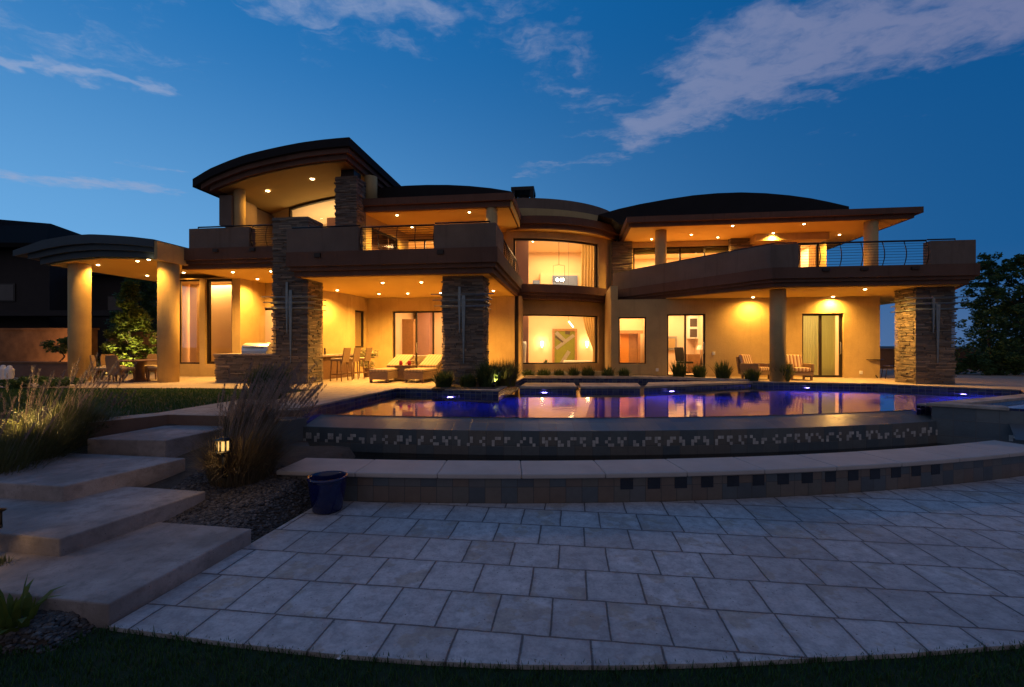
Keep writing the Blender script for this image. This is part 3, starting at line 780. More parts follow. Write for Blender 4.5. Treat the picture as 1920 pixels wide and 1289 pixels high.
# glazed side wall between the upper stone column and the sliding door
fs = lambda s, t, z: W(r0+.25-t*.2+.14*(s-16.6), s, z)
m = MB(W).wall(fs, 16.7, 20.2, 4.75, 7.1, [(17.2, 19.3, 4.75, 6.7)]); obj('wall', m, M['stucco_lit'], H)
window('side_window', fs, 17.2, 19.3, 4.75, 6.7, [], parent=H, d=.4, pane='glass', fw=.09)
m = MB(W).box(r0-1.3, r0-.2, 16.75, 20.0, 4.8, 7.0); obj('interior_lining', m, M['int_mauve'], H)

# high vaulted roof of the corner tower --------------------------------
VH = 15.0
ht = [(361, 336), (392, 317), (425, 303), (458, 291), (494, 282), (530, 274), (564, 267.5), (600, 262.5), (630, 259.5), (655, 257.5)]
HT = [(U(x, VH), ZZ(x, y, VH)) for x, y in ht]
def htop(u): return lerp_prof(HT, u)
def hz_(u, d): return htop(u)-d
ha, hb = HT[0][0], HT[-1][0]
def hprof(d0, d1, il, ir, n=26):
    us = np.linspace(ha+il, hb-ir, n)
    return [(u, hz_(u, d0)) for u in us]+[(u, hz_(u, d1)) for u in us[::-1]]
VHB = 22.0
m = MB(W).extr(hprof(0, .30, 0, 0), VH, VHB); hr = obj('tower_roof', m, M['roof'], H)
m = MB(W).extr(hprof(.302, .48, .25, .10), VH+.10, VHB-.1); obj('fascia_band', m, M['fascia'], hr)
m = MB(W).extr(hprof(.482, .66, .5, .22), VH+.22, VHB-.2); obj('fascia_band', m, M['fascia'], hr)
m = MB(W).extr(hprof(.662, .70, .75, .34), VH+.34, VHB-.3); obj('soffit', m, M['soffit_shaded'], hr)
# tower walls
vg = 18.4
g0, g1 = U(541, vg), U(668, vg)
f = wall_v(vg, .22)
m = MB(W)
us = np.linspace(U(478, vg), g0, 7)
m.poly([(u, vg, 5.16) for u in us]+[(u, vg, hz_(u, .71)) for u in us]+[(u, vg+.22, 5.16) for u in us]+[(u, vg+.22, hz_(u, .71)) for u in us],
       [(i, i+1, 8+i, 7+i) for i in range(6)]+[(14+i, 15+i, 22+i, 21+i) for i in range(6)]+[(6, 13, 27, 20), (0, 7, 21, 14)]+[(7+i, 8+i, 22+i, 21+i) for i in range(6)])
obj('wall', m, M['stucco_lit'], H)
us = np.linspace(g0, g1, 9)
m = MB(W); n = 9
def strip(m, us, za, zb, v0, v1):
    n = len(us)
    m.poly([(u, v0, za(u)) for u in us]+[(u, v0, zb(u)) for u in us]+[(u, v1, za(u)) for u in us]+[(u, v1, zb(u)) for u in us],
           [(i, i+1, n+i+1, n+i) for i in range(n-1)]+[(2*n+i, 2*n+i+1, 3*n+i+1, 3*n+i) for i in range(n-1)]+[(n+i, n+i+1, 3*n+i+1, 3*n+i) for i in range(n-1)]+[(i, i+1, 2*n+i+1, 2*n+i) for i in range(n-1)]+[(0, n, 3*n, 2*n), (n-1, 2*n-1, 4*n-1, 3*n-1)])
strip(m, us, lambda u: hz_(u, .80), lambda u: hz_(u, .71), vg+.02, vg+.16)
m.box(g0+.002, g0+.08, vg+.02, vg+.16, 5.17, hz_(g0, .81))
tw = obj('clerestory_window', m, M['bronze'], H)
m = MB(W).poly([(u, vg+.09, 5.2) for u in us]+[(u, vg+.09, hz_(u, .75)) for u in us], [(i, i+1, n+i+1, n+i) for i in range(n-1)]); obj('pane', m, M['glass'], tw)
us = np.linspace(g0-1.6, g1+.3, 9)
m = MB(W).extr([(u, hz_(u, .705)) for u in us]+[(u, hz_(u, .67)) for u in us[::-1]], vg+.25, VHB-.4)
m.box(g0-1.6, g1+.3, VHB-.8, VHB-.6, 5.1, 8.6); m.box(g0-1.62, g0-1.5, vg+.25, VHB-.6, 5.1, 7.7); m.box(g1+.3, g1+.4, vg+.25, VHB-.6, 5.1, 8.3)
ro = obj('interior_room', m, M['int_cream'], H)
l = bpy.data.lights.new('room_or_fill_lamp', 'AREA'); l.energy = 130; l.color = (1, .70, .34); l.size = 2.2
lo = link(bpy.data.objects.new('room_or_fill_lamp', l)); lo.parent = ro; lo.rotation_euler = (R(180), 0, 0)
lo.location = Vector(W((g0+g1)/2, vg+1.9, 6.2))-WLOC[ro.name]
# left end of the tower: square pier and round column, then low wall
v = 15.6; m = MB(W).box(U(411, v), U(434, v), v, v+1.4, ZZ(411, 423, v), lambda_z := hz_(U(411, v), .72)); obj('pier', m, M['stucco'], H)
a = U(449, 15.9); m = MB(W).cyl(a, 15.9, .20, 5.17, hz_(a, .66), 28); obj('round_column', m, M['stucco_lit'], H)
m = MB(W).box(U(459, 17.2), U(478, 17.2)-.002, 17.2, 18.5, 5.16, hz_(U(470, 17.2), .75)); obj('wall', m, M['stucco'], H)
# upper stone column
v = 15.9; s0, s1 = U(629, v), U(668, v)
m = stone_block(s0, s1, v, v+.8, 4.76, 8.25, seed=9); sc = obj('stone_column', m, M['stone'], H)
m = MB(W).box(s0+.15, s1-.15, v+.12, v+.7, 8.25, hz_(s0+.3, .70)); obj('steel_cap', m, M['bronze'], sc)
a = s1+.1; m = MB(W).cyl(a, 16.9, .25, 7.57, hz_(a-.4, .69), 24); obj('round_column', m, M['stucco_lit'], H)

# centre bay -----------------------------------------------------------
bay = Arc((0.047, 19.9), (2.0, 20.1), (4.01, 21.05))
def fb_(s, t, z): x, y = bay.pt(s, t*.3); return (x, y, z)
b0, b1 = bay.t_of(.05), bay.t_of(4.01); bL, bR = bay.t_of(-.25), bay.t_of(5.6)
zl0, zl1 = 2-35/F*20.1, 2+58/F*20.0
zu0, zu1 = 4.56, 2+200.5/F*20.0
m = MB(W).wall(fb_, bL, bR, DK, 8.0, [(b0, b1, zl0, zl1), (b0, b1, zu0, zu1)], ds=.22)
obj('bay_wall', m, M['stucco_lit'], H)
window('picture_window', fb_, b0, b1, zl0, zl1, [], parent=H, d=.5, ns=16, fw=.06)
window('picture_window', fb_, b0, b1, zu0, zu1, [], parent=H, d=.5, ns=16, fw=.09)
led = Arc((.33, 18.9), (2.03, 19.2), (4.85, 21.2))
l0, l1 = led.t_of(.02), led.t_of(4.95)
m = MB(W)
for a, b, off in ((3.97, 4.10, .22), (4.101, 4.22, .10), (4.221, 4.56, 0)):
    A = led.pts(l0, l1, 26, off); B = bay.pts(bL+.1, bay.t_of(5.3), 26, .02)
    m.band(A, B, a, b)
obj('bay_ledge', m, M['fascia'], H)
rf = Arc((.42, 19.3), (2.3, 19.43), (5.2, 21.7)); q0_, q1_ = rf.t_of(.30), rf.t_of(5.35)
m = MB(W)
for a, b, off in ((7.0, 7.18, .16), (7.181, 7.5, 0)):
    m.band(rf.pts(q0_, q1_, 26, off), bay.pts(bL+.05, bR-.05, 26, .5), a, b)
obj('roof_fascia', m, M['fascia'], H)
A = rf.pts(q0_+.1, q1_-.1, 26, .3); B = bay.pts(bL+.1, bR-.1, 26, -.001)
m = MB(W).band(A, B, 6.985, 7.01); obj('soffit', m, M['soffit'], H)
dr = Arc((.64, 20.3), (2.02, 20.5), (4.68, 22.2)); d0_, d1_ = dr.t_of(.2), dr.t_of(5.6)
m = MB(W).band(dr.pts(d0_, d1_, 26), dr.pts(d0_, d1_, 26, .35), 7.45, 8.58)
dp = obj('drum_parapet', m, M['stucco'], H)
for px in (1020, 1093):
    t_ = dr.t_of((px-960)/F*20.9); x, y = dr.pt(t_, -.03)
    m = MB(I3).box(x-.13, x+.13, y-.06, y+.12, 7.62, 7.74); obj('scupper', m, M['bronze'], dp)
# chimney
m = MB(W)
cv0 = 21.0; c0, c1 = U(958, cv0), U(1001, cv0)
zc = ZZ(980, 350, cv0)
m.box(c0, c1, cv0, cv0+1.1, zc-.16, zc)
for a in (c0+.02, c1-.18):
    for b in (cv0+.02, cv0+.92): m.box(a, a+.16, b, b+.16, 7.3, zc-.16)
m.box(c0+.02, c1-.02, cv0+.1, cv0+1.0, 7.3, zc-.62)
ch = obj('chimney', m, M['black'], H)
m = MB(W).cyl((c0+c1)/2, cv0+.55, .28, zc-.61, zc-.3, 20); obj('flue', m, M['black'], ch)

# living room behind the bay (double height)
m = MB(I3)
x0, x1, y1 = -.25, 5.0, 25.5
m.face([(x0, 20.2, DK+.003), (x1, 21.6, DK+.003), (x1, y1, DK+.003), (x0, y1, DK+.003)])
m.face([(x0, 20.2, 7.2), (x1, 21.6, 7.2), (x1, y1, 7.2), (x0, y1, 7.2)])
m.face([(x0, 20.2, DK), (x0, y1, DK), (x0, y1, 7.2), (x0, 20.2, 7.2)])
m.face([(x1, 21.6, DK), (x1, y1, DK), (x1, y1, 7.2), (x1, 21.6, 7.2)])
m.face([(x0, y1, DK), (x1, y1, DK), (x1, y1, 7.2), (x0, y1, 7.2)])
LR = obj('living_room', m, M['int_cream'], H)
def area(name, parent, loc, energy, size, col=(1, .62, .27), rot=(0, 0, 0)):
    l = bpy.data.lights.new(name, 'AREA'); l.energy = energy; l.color = col; l.size = size
    o = link(bpy.data.objects.new(name, l)); o.parent = parent; o.rotation_euler = rot
    o.location = Vector(loc)-WLOC[parent.name]; return o
area('room_or_fill_lamp', LR, (2.4, 23.4, 7.1), 290, 2.5)
area('room_or_fill_lamp', LR, (1.6, 20.75, 7.15), 70, .7)  # unseen lamp added near the glass to brighten the column front
area('room_or_fill_lamp', LR, (1.6, 20.75, 4.05), 50, .7)  # second added lamp, brightens the column behind the lower window
area('room_or_fill_lamp', LR, (2.4, 23.2, 4.4), 200, 2.2)
px2x = lambda px, y: (px-960)/F*y
pz = lambda py, y: 2-(py-HY)/F*y
m = MB(I3).box(px2x(967, 21), px2x(991, 21), 21, 21.7, DK+.01, 7.19); obj('interior_column', m, M['int_mauve'], LR)
m = MB(I3).box(px2x(1013, 24.6), 4.95, 24.4, 25.4, 4.3, pz(512, 24.5)); obj('mezzanine_wall', m, M['int_cream'], LR)
m = MB(I3).box(px2x(1036, 24.3), px2x(1083, 24.3), 24.3, 24.39, 4.6, pz(517, 24.3)); obj('interior_window', m, M['painted_sky_panel'], LR)
m = MB(I3).box(px2x(999, 24.3), px2x(1012, 24.3), 24.3, 24.39, 4.6, pz(526, 24.3)); obj('interior_window', m, M['painted_sky_panel'], LR)

# right wing lower -------------------------------------------------------
v = 18.0; f = wall_v(v, .28)
wl, wr = U(1146, v), U(1650, v)
sw0, sw1 = U(1160, v), U(1212, v); sz0, sz1 = ZZ(1185, 683, v), ZZ(1185, 595, v)
od0, od1 = U(1251, v), U(1323, v); oz = ZZ(1290, 589, v)
cd0, cd1 = U(1504, v), U(1582, v); cz = ZZ(1540, 588, v)
m = MB(W).wall(f, wl, wr, DK, 3.77, [(sw0, sw1, sz0, sz1), (od0, od1, DK, oz), (cd0, cd1, DK, cz)]); obj('wall', m, M['stucco_lit'], H)
m = MB(W).box(wl, wl+.28, v+.281, 22.5, DK, 4.34); obj('wall', m, M['stucco_lit'], H)
m = MB(W).box(wr-.28, wr, v+.281, 23, DK, 4.34); obj('wall', m, M['stucco_lit'], H)
window('small_window', f, sw0, sw1, sz0, sz1, [], parent=H, d=.45, fw=.05)
dd = window('sliding_door', f, od0, od1, DK, oz, [U(1286, v)], parent=H, d=.45, fw=.06); handle(dd, v+.09, U(1320, v))
dd = window('sliding_door', f, cd0, cd1, DK, cz, [U(1541, v)], parent=H, d=.45, fw=.08); handle(dd, v+.09, U(1577, v))
for px, py in ((1338, 663), (1614, 699), (1232, 694)):
    a = U(px, v); z = ZZ(px, py, v); m = MB(W).box(a-.05, a+.05, v-.03, v+.01, z-.06, z+.06); obj('outlet_cover', m, M['white'], H, bevel=.008)
RO = room(wl+.3, sw1+.35, v+.29, v+3.2, DK+.002, 3.74, 'int_cream', energy=42)
m = MB(W).box(U(1163, v+2.6), U(1179, v+2.6), v+2.6, v+2.7, DK+.01, ZZ(1180, 626, v+2.6)); obj('interior_panel', m, M['int_orange'], RO)
m = MB(W).box(U(1179, v+2.6)+.002, U(1196, v+2.6), v+2.66, v+2.72, DK+.01, ZZ(1180, 626, v+2.6)); obj('interior_panel', m, M['int_wood'], RO)
m = MB(W).box(U(1160, v+2.5), U(1206, v+2.5), v+2.4, v+2.58, ZZ(1180, 626, v+2.5), ZZ(1180, 620, v+2.5)); obj('door_head', m, M['int_wood'], RO)
m = MB(W).box(U(1196, v+2.5), U(1200, v+2.5), v+2.4, v+2.58, DK+.01, ZZ(1180, 626, v+2.5)); obj('door_jamb', m, M['int_wood'], RO)
OF = room(sw1+.4, od1+.5, v+.29, v+3.4, DK+.002, 3.74, 'int_peach', energy=48)
m = MB(W).box(U(1289, v+3.2), U(1322, v+3.2), v+2.9, v+3.38, 2.3, 3.3); obj('wall_cabinet', m, M['white'], OF)
for k in range(2):
    for j in range(2):
        a = U(1290, v+2.9)+.08+k*.42; z = 2.36+j*.46
        m = MB(W).box(a, a+.30, v+2.885, v+2.899, z, z+.36); obj('cabinet_window', m, M['dark_panel'], OF)
m = MB(W).box(U(1288, v+2.4), od1+.4, v+2.2, v+2.9, DK+.01, 1.62); obj('desk', m, M['int_wood'], OF)
CR = room(cd0-.5, cd1+.5, v+.29, v+3.0, DK+.002, 3.6, 'int_cream', energy=42)

# right balcony ------------------------------------------------------
C1 = (6.06, 14.7); PE = (1.75, 19.95); PR = (U(1838, 14.7), 14.7)
dv_ = Vector((C1[0]-PE[0], C1[1]-PE[1])).normalized(); nrm_ = Vector((dv_.y, -dv_.x))
if nrm_.y > 0: nrm_ = -nrm_
def rb(i):
    n = nrm_*-i
    a = (PE[0]+n.x, PE[1]+n.y); k = (C1[0]+n.x*.75, C1[1]+i)
    return [a, k, (PR[0]-i, PR[1]+i), (PR[0]+2.2-i, 19), (PR[0]+2.2-i, 22.4), (wl+.02, 22.4), (wl+.02, 20.5)]
slab('balcony_fascia', rb, 3.80, 4.36, None, H)
m = MB(W).prism([(3.6, 17.98), (C1[0]+.2, 15.0), (PR[0]-.3, 15.0), (PR[0]+1.8, 18.9), (PR[0]+1.8, 22), (wr+.02, 22), (wr+.02, 17.98)], 3.775, 3.81); obj('soffit', m, M['soffit'], H)
off = lambda p, d: (p[0]-nrm_.x*d, p[1]-nrm_.y*d)
a, b = off(PE, .06), off(C1, .06); c, d = off(PE, .34), off(C1, .34)
pe1 = U(1498, 14.76)
m = MB(W).prism([a, (C1[0]-.03, 14.76), (pe1, 14.76), (pe1, 15.06), (C1[0]+.12, 15.06), c], 4.361, 5.08); obj('parapet', m, M['stucco'], H, bevel=.015)
pr0 = U(1745, 14.76)
m = MB(W).prism([(pr0, 14.76), (PR[0]-.06, 14.76), (PR[0]+.5, 16.0), (PR[0]+.2, 16.1), (PR[0]-.3, 15.06), (pr0, 15.06)], 4.361, 5.06); obj('parapet', m, M['stucco'], H, bevel=.015)
railing(H, (pe1+.03, 14.9), (pr0-.03, 14.9), 4.36, .74, 6, (0, -1), wires=8)
railing(H, (PR[0]+1.1, 17.3), (PR[0]+2.0, 19.0), 4.36, .74, 3, (1, 0), wires=6)
m = MB(W).tube([(*off(PE, .2), 5.13), (*off(C1, .2), 5.13), (pe1, 14.9, 5.13)], .022, 6).tube([(pr0, 14.9, 5.12), (PR[0]-.5, 14.9, 5.12)], .022, 6)
for t in (.15, .4, .65, .9):
    q = (PE[0]+(C1[0]-PE[0])*t, PE[1]+(C1[1]-PE[1])*t); m.tube([(*off(q, .2), 5.06), (*off(q, .2), 5.13)], .012, 5)
m.tube([(PR[0]-.5, 14.9, 5.03), (PR[0]-.5, 14.9, 5.12)], .012, 5)
obj('handrail', m, M['rail'], H)
for px in (1548, 1620, 1715):
    a = U(px, 14.7); m = MB(W).box(a-.1, a+.1, 14.65, 14.72, 4.22, 4.30); obj('scupper', m, M['bronze'], H)
a = U(1458.5, 15.5); m = MB(W).cyl(a, 15.5, .235, DK, 3.79, 32); obj('round_column', m, M['stucco_lit'], H)

# right wing upper ------------------------------------------------------
v = 19.0; r0_, r1_ = U(1175, v), U(1732, v)
zb2, zt2 = 6.86, 7.24
m = MB(W)
m.prism([(r0_+.1, v+.15), (r1_-.22, v+.15), (r1_-.22, 25), (r0_+.1, 25)], zb2, zb2+.15)
m.prism([(r0_, v), (r1_, v), (r1_, 25), (r0_, 25)], zb2+.151, zt2)
obj('roof_fascia', m, M['fascia'], H)
m = MB(W).box(r0_+.2, r1_-.35, v+.25, 24.9, zb2-.012, zb2+.02); obj('soffit', m, M['soffit'], H)
vv = 20.2
dpx = [(1122, 403), (1160, 392), (1200, 383), (1250, 374), (1300, 366.5), (1345, 362.5), (1390, 361), (1435, 362.5), (1480, 366.5), (1520, 372), (1555, 379), (1592, 387.5)]
DP = [(U(x, vv), ZZ(x, y, vv)) for x, y in dpx]
m = MB(W).extr(DP+[(DP[-1][0], 7.245), (DP[0][0]+.9, 7.245), (DP[0][0]+.6, 7.5), (DP[0][0]+.25, 7.6)], vv, 26); obj('vault_roof', m, M['roof'], H)
for px, vc in ((1239, 19.9), (1633, 19.5)):
    a = U(px, vc); m = MB(W).cyl(a, vc, .235, 4.36, zb2, 28); obj('round_column', m, M['stucco_lit'], H)
v = 22.0; f = wall_v(v, .25)
uw0, uw1 = U(1187, v), U(1369, v); zwt = ZZ(1250, 463, v)
uend = U(1512, v)
vd0, vd1 = U(1500, v), U(1536, v)
m = MB(W).wall(f, U(1140, v), vd1+.3, 4.36, 6.86, [(uw0, uw1, 4.4, zwt), (vd0, vd1, 4.37, 6.6)]); obj('wall', m, M['stucco_lit'], H)
window('window_band', f, uw0, uw1, 4.4, zwt, [U(1276, v), U(1322, v)], parent=H, d=.5, fw=.08)
window('glass_door', f, vd0, vd1, 4.37, 6.6, [], parent=H, d=.5, fw=.07)
rm = room(uw0-.3, uw1+.3, v+.26, v+4, 4.37, 6.8, 'int_cream', energy=130)
m = MB(W).box(uw0+.02, uw1-.02, v+.3, v+.34, zwt-.28, zwt-.02); obj('roller_blind', m, M['int_olive'], rm)
rm = room(vd0-.2, vd1+.15, v+.26, v+2.5, 4.37, 6.7, 'int_peach', energy=40)
m = stone_block(U(1149, 21.7), U(1185, 21.7), 21.7, 21.99, 4.36, 6.845, seed=14); obj('stone_panel', m, M['stone'], H)
m = stone_block(U(1370, 21.7), U(1410, 21.7), 21.7, 21.99, 4.36, 6.845, seed=15); obj('stone_panel', m, M['stone'], H)
m = MB(W).box(U(1414, 21.2), U(1550, 21.2), 21.0, 21.99, 6.55, 6.845); obj('ceiling_drop', m, M['stucco_lit'], H)

# recessed ceiling lights -----------------------------------------------
def downlight(x, y, z, energy, size=150, r=.052, col=(1, .50, .095), blend=.95, emitcol='lens', bar=.6):
    m = MB(I3)
    n = 18
    P = [(x+rr*math.cos(2*math.pi*i/n), y+rr*math.sin(2*math.pi*i/n), z+dz) for rr, dz in ((r*1.35, 0), (r*1.3, -.012), (r*.95, -.012), (r*.95, 0)) for i in range(n)]
    m.poly(P, [(k*n+i, k*n+(i+1) % n, (k+1)*n+(i+1) % n, (k+1)*n+i) for k in range(3) for i in range(n)])
    o = obj('recessed_light', m, M['white'], H)
    m = MB(I3).lathe(x, y, [(r*.94, z-.004), (r*.8, z-.022), (r*.45, z-.034), (.001, z-.038)], 14); ln = obj('lens', m, M[emitcol], o)
    l = bpy.data.lights.new('spot_lamp', 'SPOT'); l.energy = energy; l.color = col; l.spot_size = R(size); l.spot_blend = blend; l.shadow_soft_size = .05
    lo = link(bpy.data.objects.new('spot_lamp', l)); lo.parent = ln; lo.location = Vector((x, y, z-.06))-WLOC[ln.name]
def dl(px, py, z, energy, **k):
    y = F*(z-2)/(HY-py); downlight((px-960)/F*y, y, z, energy, **k)
EN = 640
zc_ = 4.034
for px, py in ((717.5, 530), (790, 529), (710.5, 551), (764.5, 550), (826, 549), (632.5, 544), (925, 545)): dl(px, py, zc_, EN)
for px, py in ((436.7, 510), (508, 508.5), (482.8, 523)): dl(px, py, 4.509, EN)
for px, py in ((184, 494), (258, 491), (276, 514), (344.5, 512), (279, 487.5), (348.5, 529)):
    y = F*2.6/(HY-py); u_, v_ = UV((px-960)/F*y, y); z = lerp_prof(Bs, u_)-.052
    y = F*(z-2)/(HY-py); x = (px-960)/F*y; u_, v_ = UV(x, y)
    downlight(x, y, lerp_prof(Bs, u_)-.052, EN*.2)
for px, py in ((744.6, 403.5), (880, 398), (772.6, 426)): dl(px, py, 7.086, EN*.9)
for px, py in ((502, 358), (585.5, 335.6)):
    vq = 16.2; u_ = U(px, vq)
    for _ in range(12):
        zq = hz_(u_, .705); y = F*(zq-2)/(HY-py); u_, vq = UV((px-960)/F*y, y)
    downlight((px-960)/F*y, y, zq, EN*.30, r=.085)
for px, py, k in ((1412, 557, .62), (1562, 556, .8), (1622, 542, 1.2)): dl(px, py, 3.774, EN*k, size=172, blend=1.0)
for px, py in ((1221.8, 448.5), (1373.7, 423.4), (1346, 445), (1507.5, 420), (1574, 440), (1624, 417), (1296, 440), (1450, 437)): dl(px, py, 6.846, EN*.95)
for px, py in ((999, 453), (1007.5, 484), (1035, 495.5), (1036.5, 506.5)):
    y = F*5.19/(HY-py)
    if y < 25.3: downlight((px-960)/F*y, y, 7.19, 20)
for px, py in ((1207, 470), (1324, 464), (1302, 482)):
    pass
# ---------------------------------------------------------------- pool, deck, patio
def face_up(o):
    me = o.data
    if sum(p.normal.z*p.area for p in me.polygons) < 0: me.flip_normals()
    return o
WZ = 0.70
INF = Arc((-3.53, 8.6), (.3, 8.2), (8.2, 9.24))
FW = Arc((-2.11, 5.84), (.3, 5.76), (7.69, 6.93))
i0, i1 = INF.t_of(-3.62), INF.t_of(8.12)
infp = INF.pts(i0, i1, 44)
PL = [(-3.84, 8.32), (-3.08, 12.2), (-.34, 11.6), (.42, 16.2), (4.9, 16.0), (6.2, 15.25), (7.7, 14.4), (10.9, 13.7), (13.2, 11.8), (11.9, 10.45), (7.96, 8.95)]
P3 = [(3.72, 12.75), (5.2, 13.35), (6.6, 13.95), (7.62, 14.38), (6.15, 14.55), (4.2, 14.05)]
def sheet(name, pts, z, mat, down=None, sides='brownwall'):
    m = MB(I3)
    if down is None: m.face([(x, y, z) for x, y in pts])
    else:
        n0 = len(m.f); m.prism(pts, down, z)
        for k in range(n0+2, len(m.f)): m.mi[k] = 1
        m.mi[n0] = 1
    return obj(name, m, [M[mat], M[sides]] if down is not None else M[mat])
deckL = [(-6.55, 6.8), (-5.85, 7.74), (-4.75, 7.6), (-4.75, 8.25), (-3.86, 8.3), (-3.1, 12.22), (-.36, 11.62), (.40, 16.22), (.40, 24), (-26, 24), (-26, 13.3), (-17, 12.9), (-12, 12.6), (-8.6, 12.55), (-5.25, 12.15), (-6.0, 9.4), (-6.2, 8.0), (-6.95, 7.0)]
struct(sheet('pool_deck', deckL, DK, 'deck', -.05))
deckR = [(.401, 16.22), (4.92, 16.02), (6.22, 15.27), (7.72, 14.42), (10.92, 13.72), (13.25, 11.82), (12.1, 10.5), (24, 9.0), (34, 9), (34, 24), (.401, 24)]
struct(sheet('pool_deck', deckR, DK, 'deck', -.05))
# thin paler coping stones along the pool edge
def offset_line(pts, d):
    out = []
    for i, p in enumerate(pts):
        a = pts[max(i-1, 0)]; b = pts[min(i+1, len(pts)-1)]
        if 0 < i < len(pts)-1:
            t1 = Vector((p[0]-a[0], p[1]-a[1])).normalized(); t2 = Vector((b[0]-p[0], b[1]-p[1])).normalized()
            n = (Vector((-t1.y, t1.x))+Vector((-t2.y, t2.x))).normalized(); k = 1/max(.4, n.dot(Vector((-t1.y, t1.x))))
        else:
            t = Vector((b[0]-a[0], b[1]-a[1])).normalized(); n = Vector((-t.y, t.x)); k = 1
        out.append((p[0]+n.x*d*k, p[1]+n.y*d*k))
    return out
POOL = root('swimming_pool', (1, 11, WZ), 'vanishing edge pool with blue tile waterline, slate spillway and curved catch basin', 'swimming pool', absolute=True)
def ribbon(m, pts, z0, z1, closed=False):
    L = 0
    q = list(pts)+([pts[0]] if closed else [])
    for a, b in zip(q, q[1:]):
        d = math.dist(a, b)
        m.face([(*a, z0), (*b, z0), (*b, z1), (*a, z1)], uv=[(L, z0), (L+d, z0), (L+d, z1), (L, z1)]); L += d
    return m
m = ribbon(MB(I3), PL, -.45, .815); m.T = I3
obj('tile_wall', m, M['pooltile'], POOL, weld=False)
m = MB(I3).face([(x, y, -.45) for x, y in PL+infp[::-1]]); obj('pool_floor', m, M['poolfloor'], POOL)
m = MB(I3).band(PL[1:], offset_line(PL[1:], .26), DK+.003, DK+.034); obj('coping', m, M['travertine'], POOL)
m = MB(I3).band(PL[:2], offset_line(PL[:2], .28), DK+.003, DK+.034); obj('coping', m, M['travertine'], POOL)
# weir: sloping wet slate cap, wall with mosaic
A = INF.pts(i0, i1, 44, -.52); B = INF.pts(i0, i1, 44, .03)
m = MB(I3).band(A, B, (-.2, -.45), (.556, .695))
obj('spillway_wall', m, M['slate_blue'], POOL, weld=False)
m = MB(I3); A2 = INF.pts(i0, i1, 44, -.545)
L = 0; step = .052; tot = INF.r*(i1-i0)/INF.r
pat = {0: ((1, 0), (0, 1)), 1: ((1, 0), (1, 1)), 3: ((1, 0),), 4: ((0, 1), (1, 1)), 6: ((1, 0),)}
def on_arc(t, off, z): x, y = INF.pt(t, off); return (x, y, z)
variants = [((1, 2, 4), (0, 1, 4, 5), (0, 5)), ((1, 2, 5), (1, 2, 4, 5), (0, 4)), ((0, 2, 4), (0, 1, 5), (1, 5, 6)), ((1, 5), (0, 1, 4), (0, 5, 6)), ((1, 2, 4, 5), (0, 4), (0, 5))]; vcur = variants[0]

n = int((i1-i0)/step); rr = random.Random(3)
for k in range(n):
    ph = k % 8
    if ph == 0: vcur = rr.choice(variants)
    for row in range(3):
        on = ph in vcur[row]
        if not on or rr.random() < .1: continue
        t = i0+k*step; z1 = .450-row*.054; z0 = z1-.049
        q = [(t+.003, -.535), (t+step-.003, -.535)]
        pts_ = [on_arc(q[0][0], -.518, z0), on_arc(q[1][0], -.518, z0), on_arc(q[1][0], -.518, z1), on_arc(q[0][0], -.518, z1)]
        out_ = [on_arc(q[0][0], -.530, z0), on_arc(q[1][0], -.530, z0), on_arc(q[1][0], -.530, z1), on_arc(q[0][0], -.530, z1)]
        m.poly(pts_+out_, [(4, 5, 6, 7), (0, 1, 5, 4), (3, 2, 6, 7), (0, 3, 7, 4), (1, 2, 6, 5)], raw=True)
obj('mosaic_tile', m, M['mosaic'], POOL)
# catch basin: curved wall, coping bench, dark water
f0, f1 = FW.t_of(-3.05), FW.t_of(8.35)
m = MB(I3).band(FW.pts(f0+.05, f1, 44), FW.pts(f0+.05, f1, 44, .56), -.05, .319); cw_ = obj('catch_wall', m, M['slate'], POOL, weld=False)
for k in range(14):
    m = MB(I3)
    t = FW.t_of(1.38)+k*.355*1.0
    if t > f1-1.8: break
    x0_, y0_ = FW.pt(t, -.004); x1_, y1_ = FW.pt(t+.165, -.004)
    a_, b_ = FW.pt(t, .02), FW.pt(t+.165, .02)
    m.poly([(x0_, y0_, .165), (x1_, y1_, .165), (x1_, y1_, .305), (x0_, y0_, .305), (*a_, .165), (*b_, .165), (*b_, .305), (*a_, .305)], [(0, 1, 2, 3), (0, 1, 5, 4), (3, 2, 6, 7), (0, 3, 7, 4), (1, 2, 6, 5)], raw=True)
    obj('accent_tile', m, M['accent'], cw_)
m = MB(I3)
cp = []
nst = 11
for k in range(nst):                     # coping stones, each a slightly different length
    a = f0-.0+(f1-f0+.1)*k/nst; b = f0+(f1-f0+.1)*(k+1)/nst-.004
    m.band(FW.pts(a, b, 8, -.045), FW.pts(a, b, 8, .64), .32+.001*(k % 2), .382+.001*(k % 3))
obj('coping_stone', m, M['bench_stone'], POOL, bevel=.016)
m = MB(I3).prism([(-4.74, 8.24), (-4.74, 7.62), (-3.35, 6.0), (-3.06, 5.95), (-2.96, 6.5), (-3.45, 7.75), (-3.75, 8.28)], -.05, .30); obj('end_wall', m, M['brownwall'], POOL)
m = MB(I3).prism([(-4.745, 8.26), (-4.745, 7.63), (-4.2, 7.6), (-3.68, 8.15), (-3.86, 8.29)], .301, .70); obj('end_wall', m, M['slate_blue'], POOL)
m = MB(I3).face([(x, y, .145) for x, y in FW.pts(f0+.1, f1+.4, 30, .5)+INF.pts(i0-.3, i1+.1, 30, -.45)[::-1]])
struct(face_up(obj('water', m, M['trough'])))
m = MB(I3).face([(x, y, -.049) for x, y in FW.pts(f0+.1, f1+.4, 30, .5)+INF.pts(i0-.3, i1+.1, 30, -.45)[::-1]]); obj('basin_floor', m, M['accent'], POOL)
m = MB(I3).face([(x, y, WZ) for x, y in PL+INF.pts(i0, i1, 44, -.0)[::-1]])
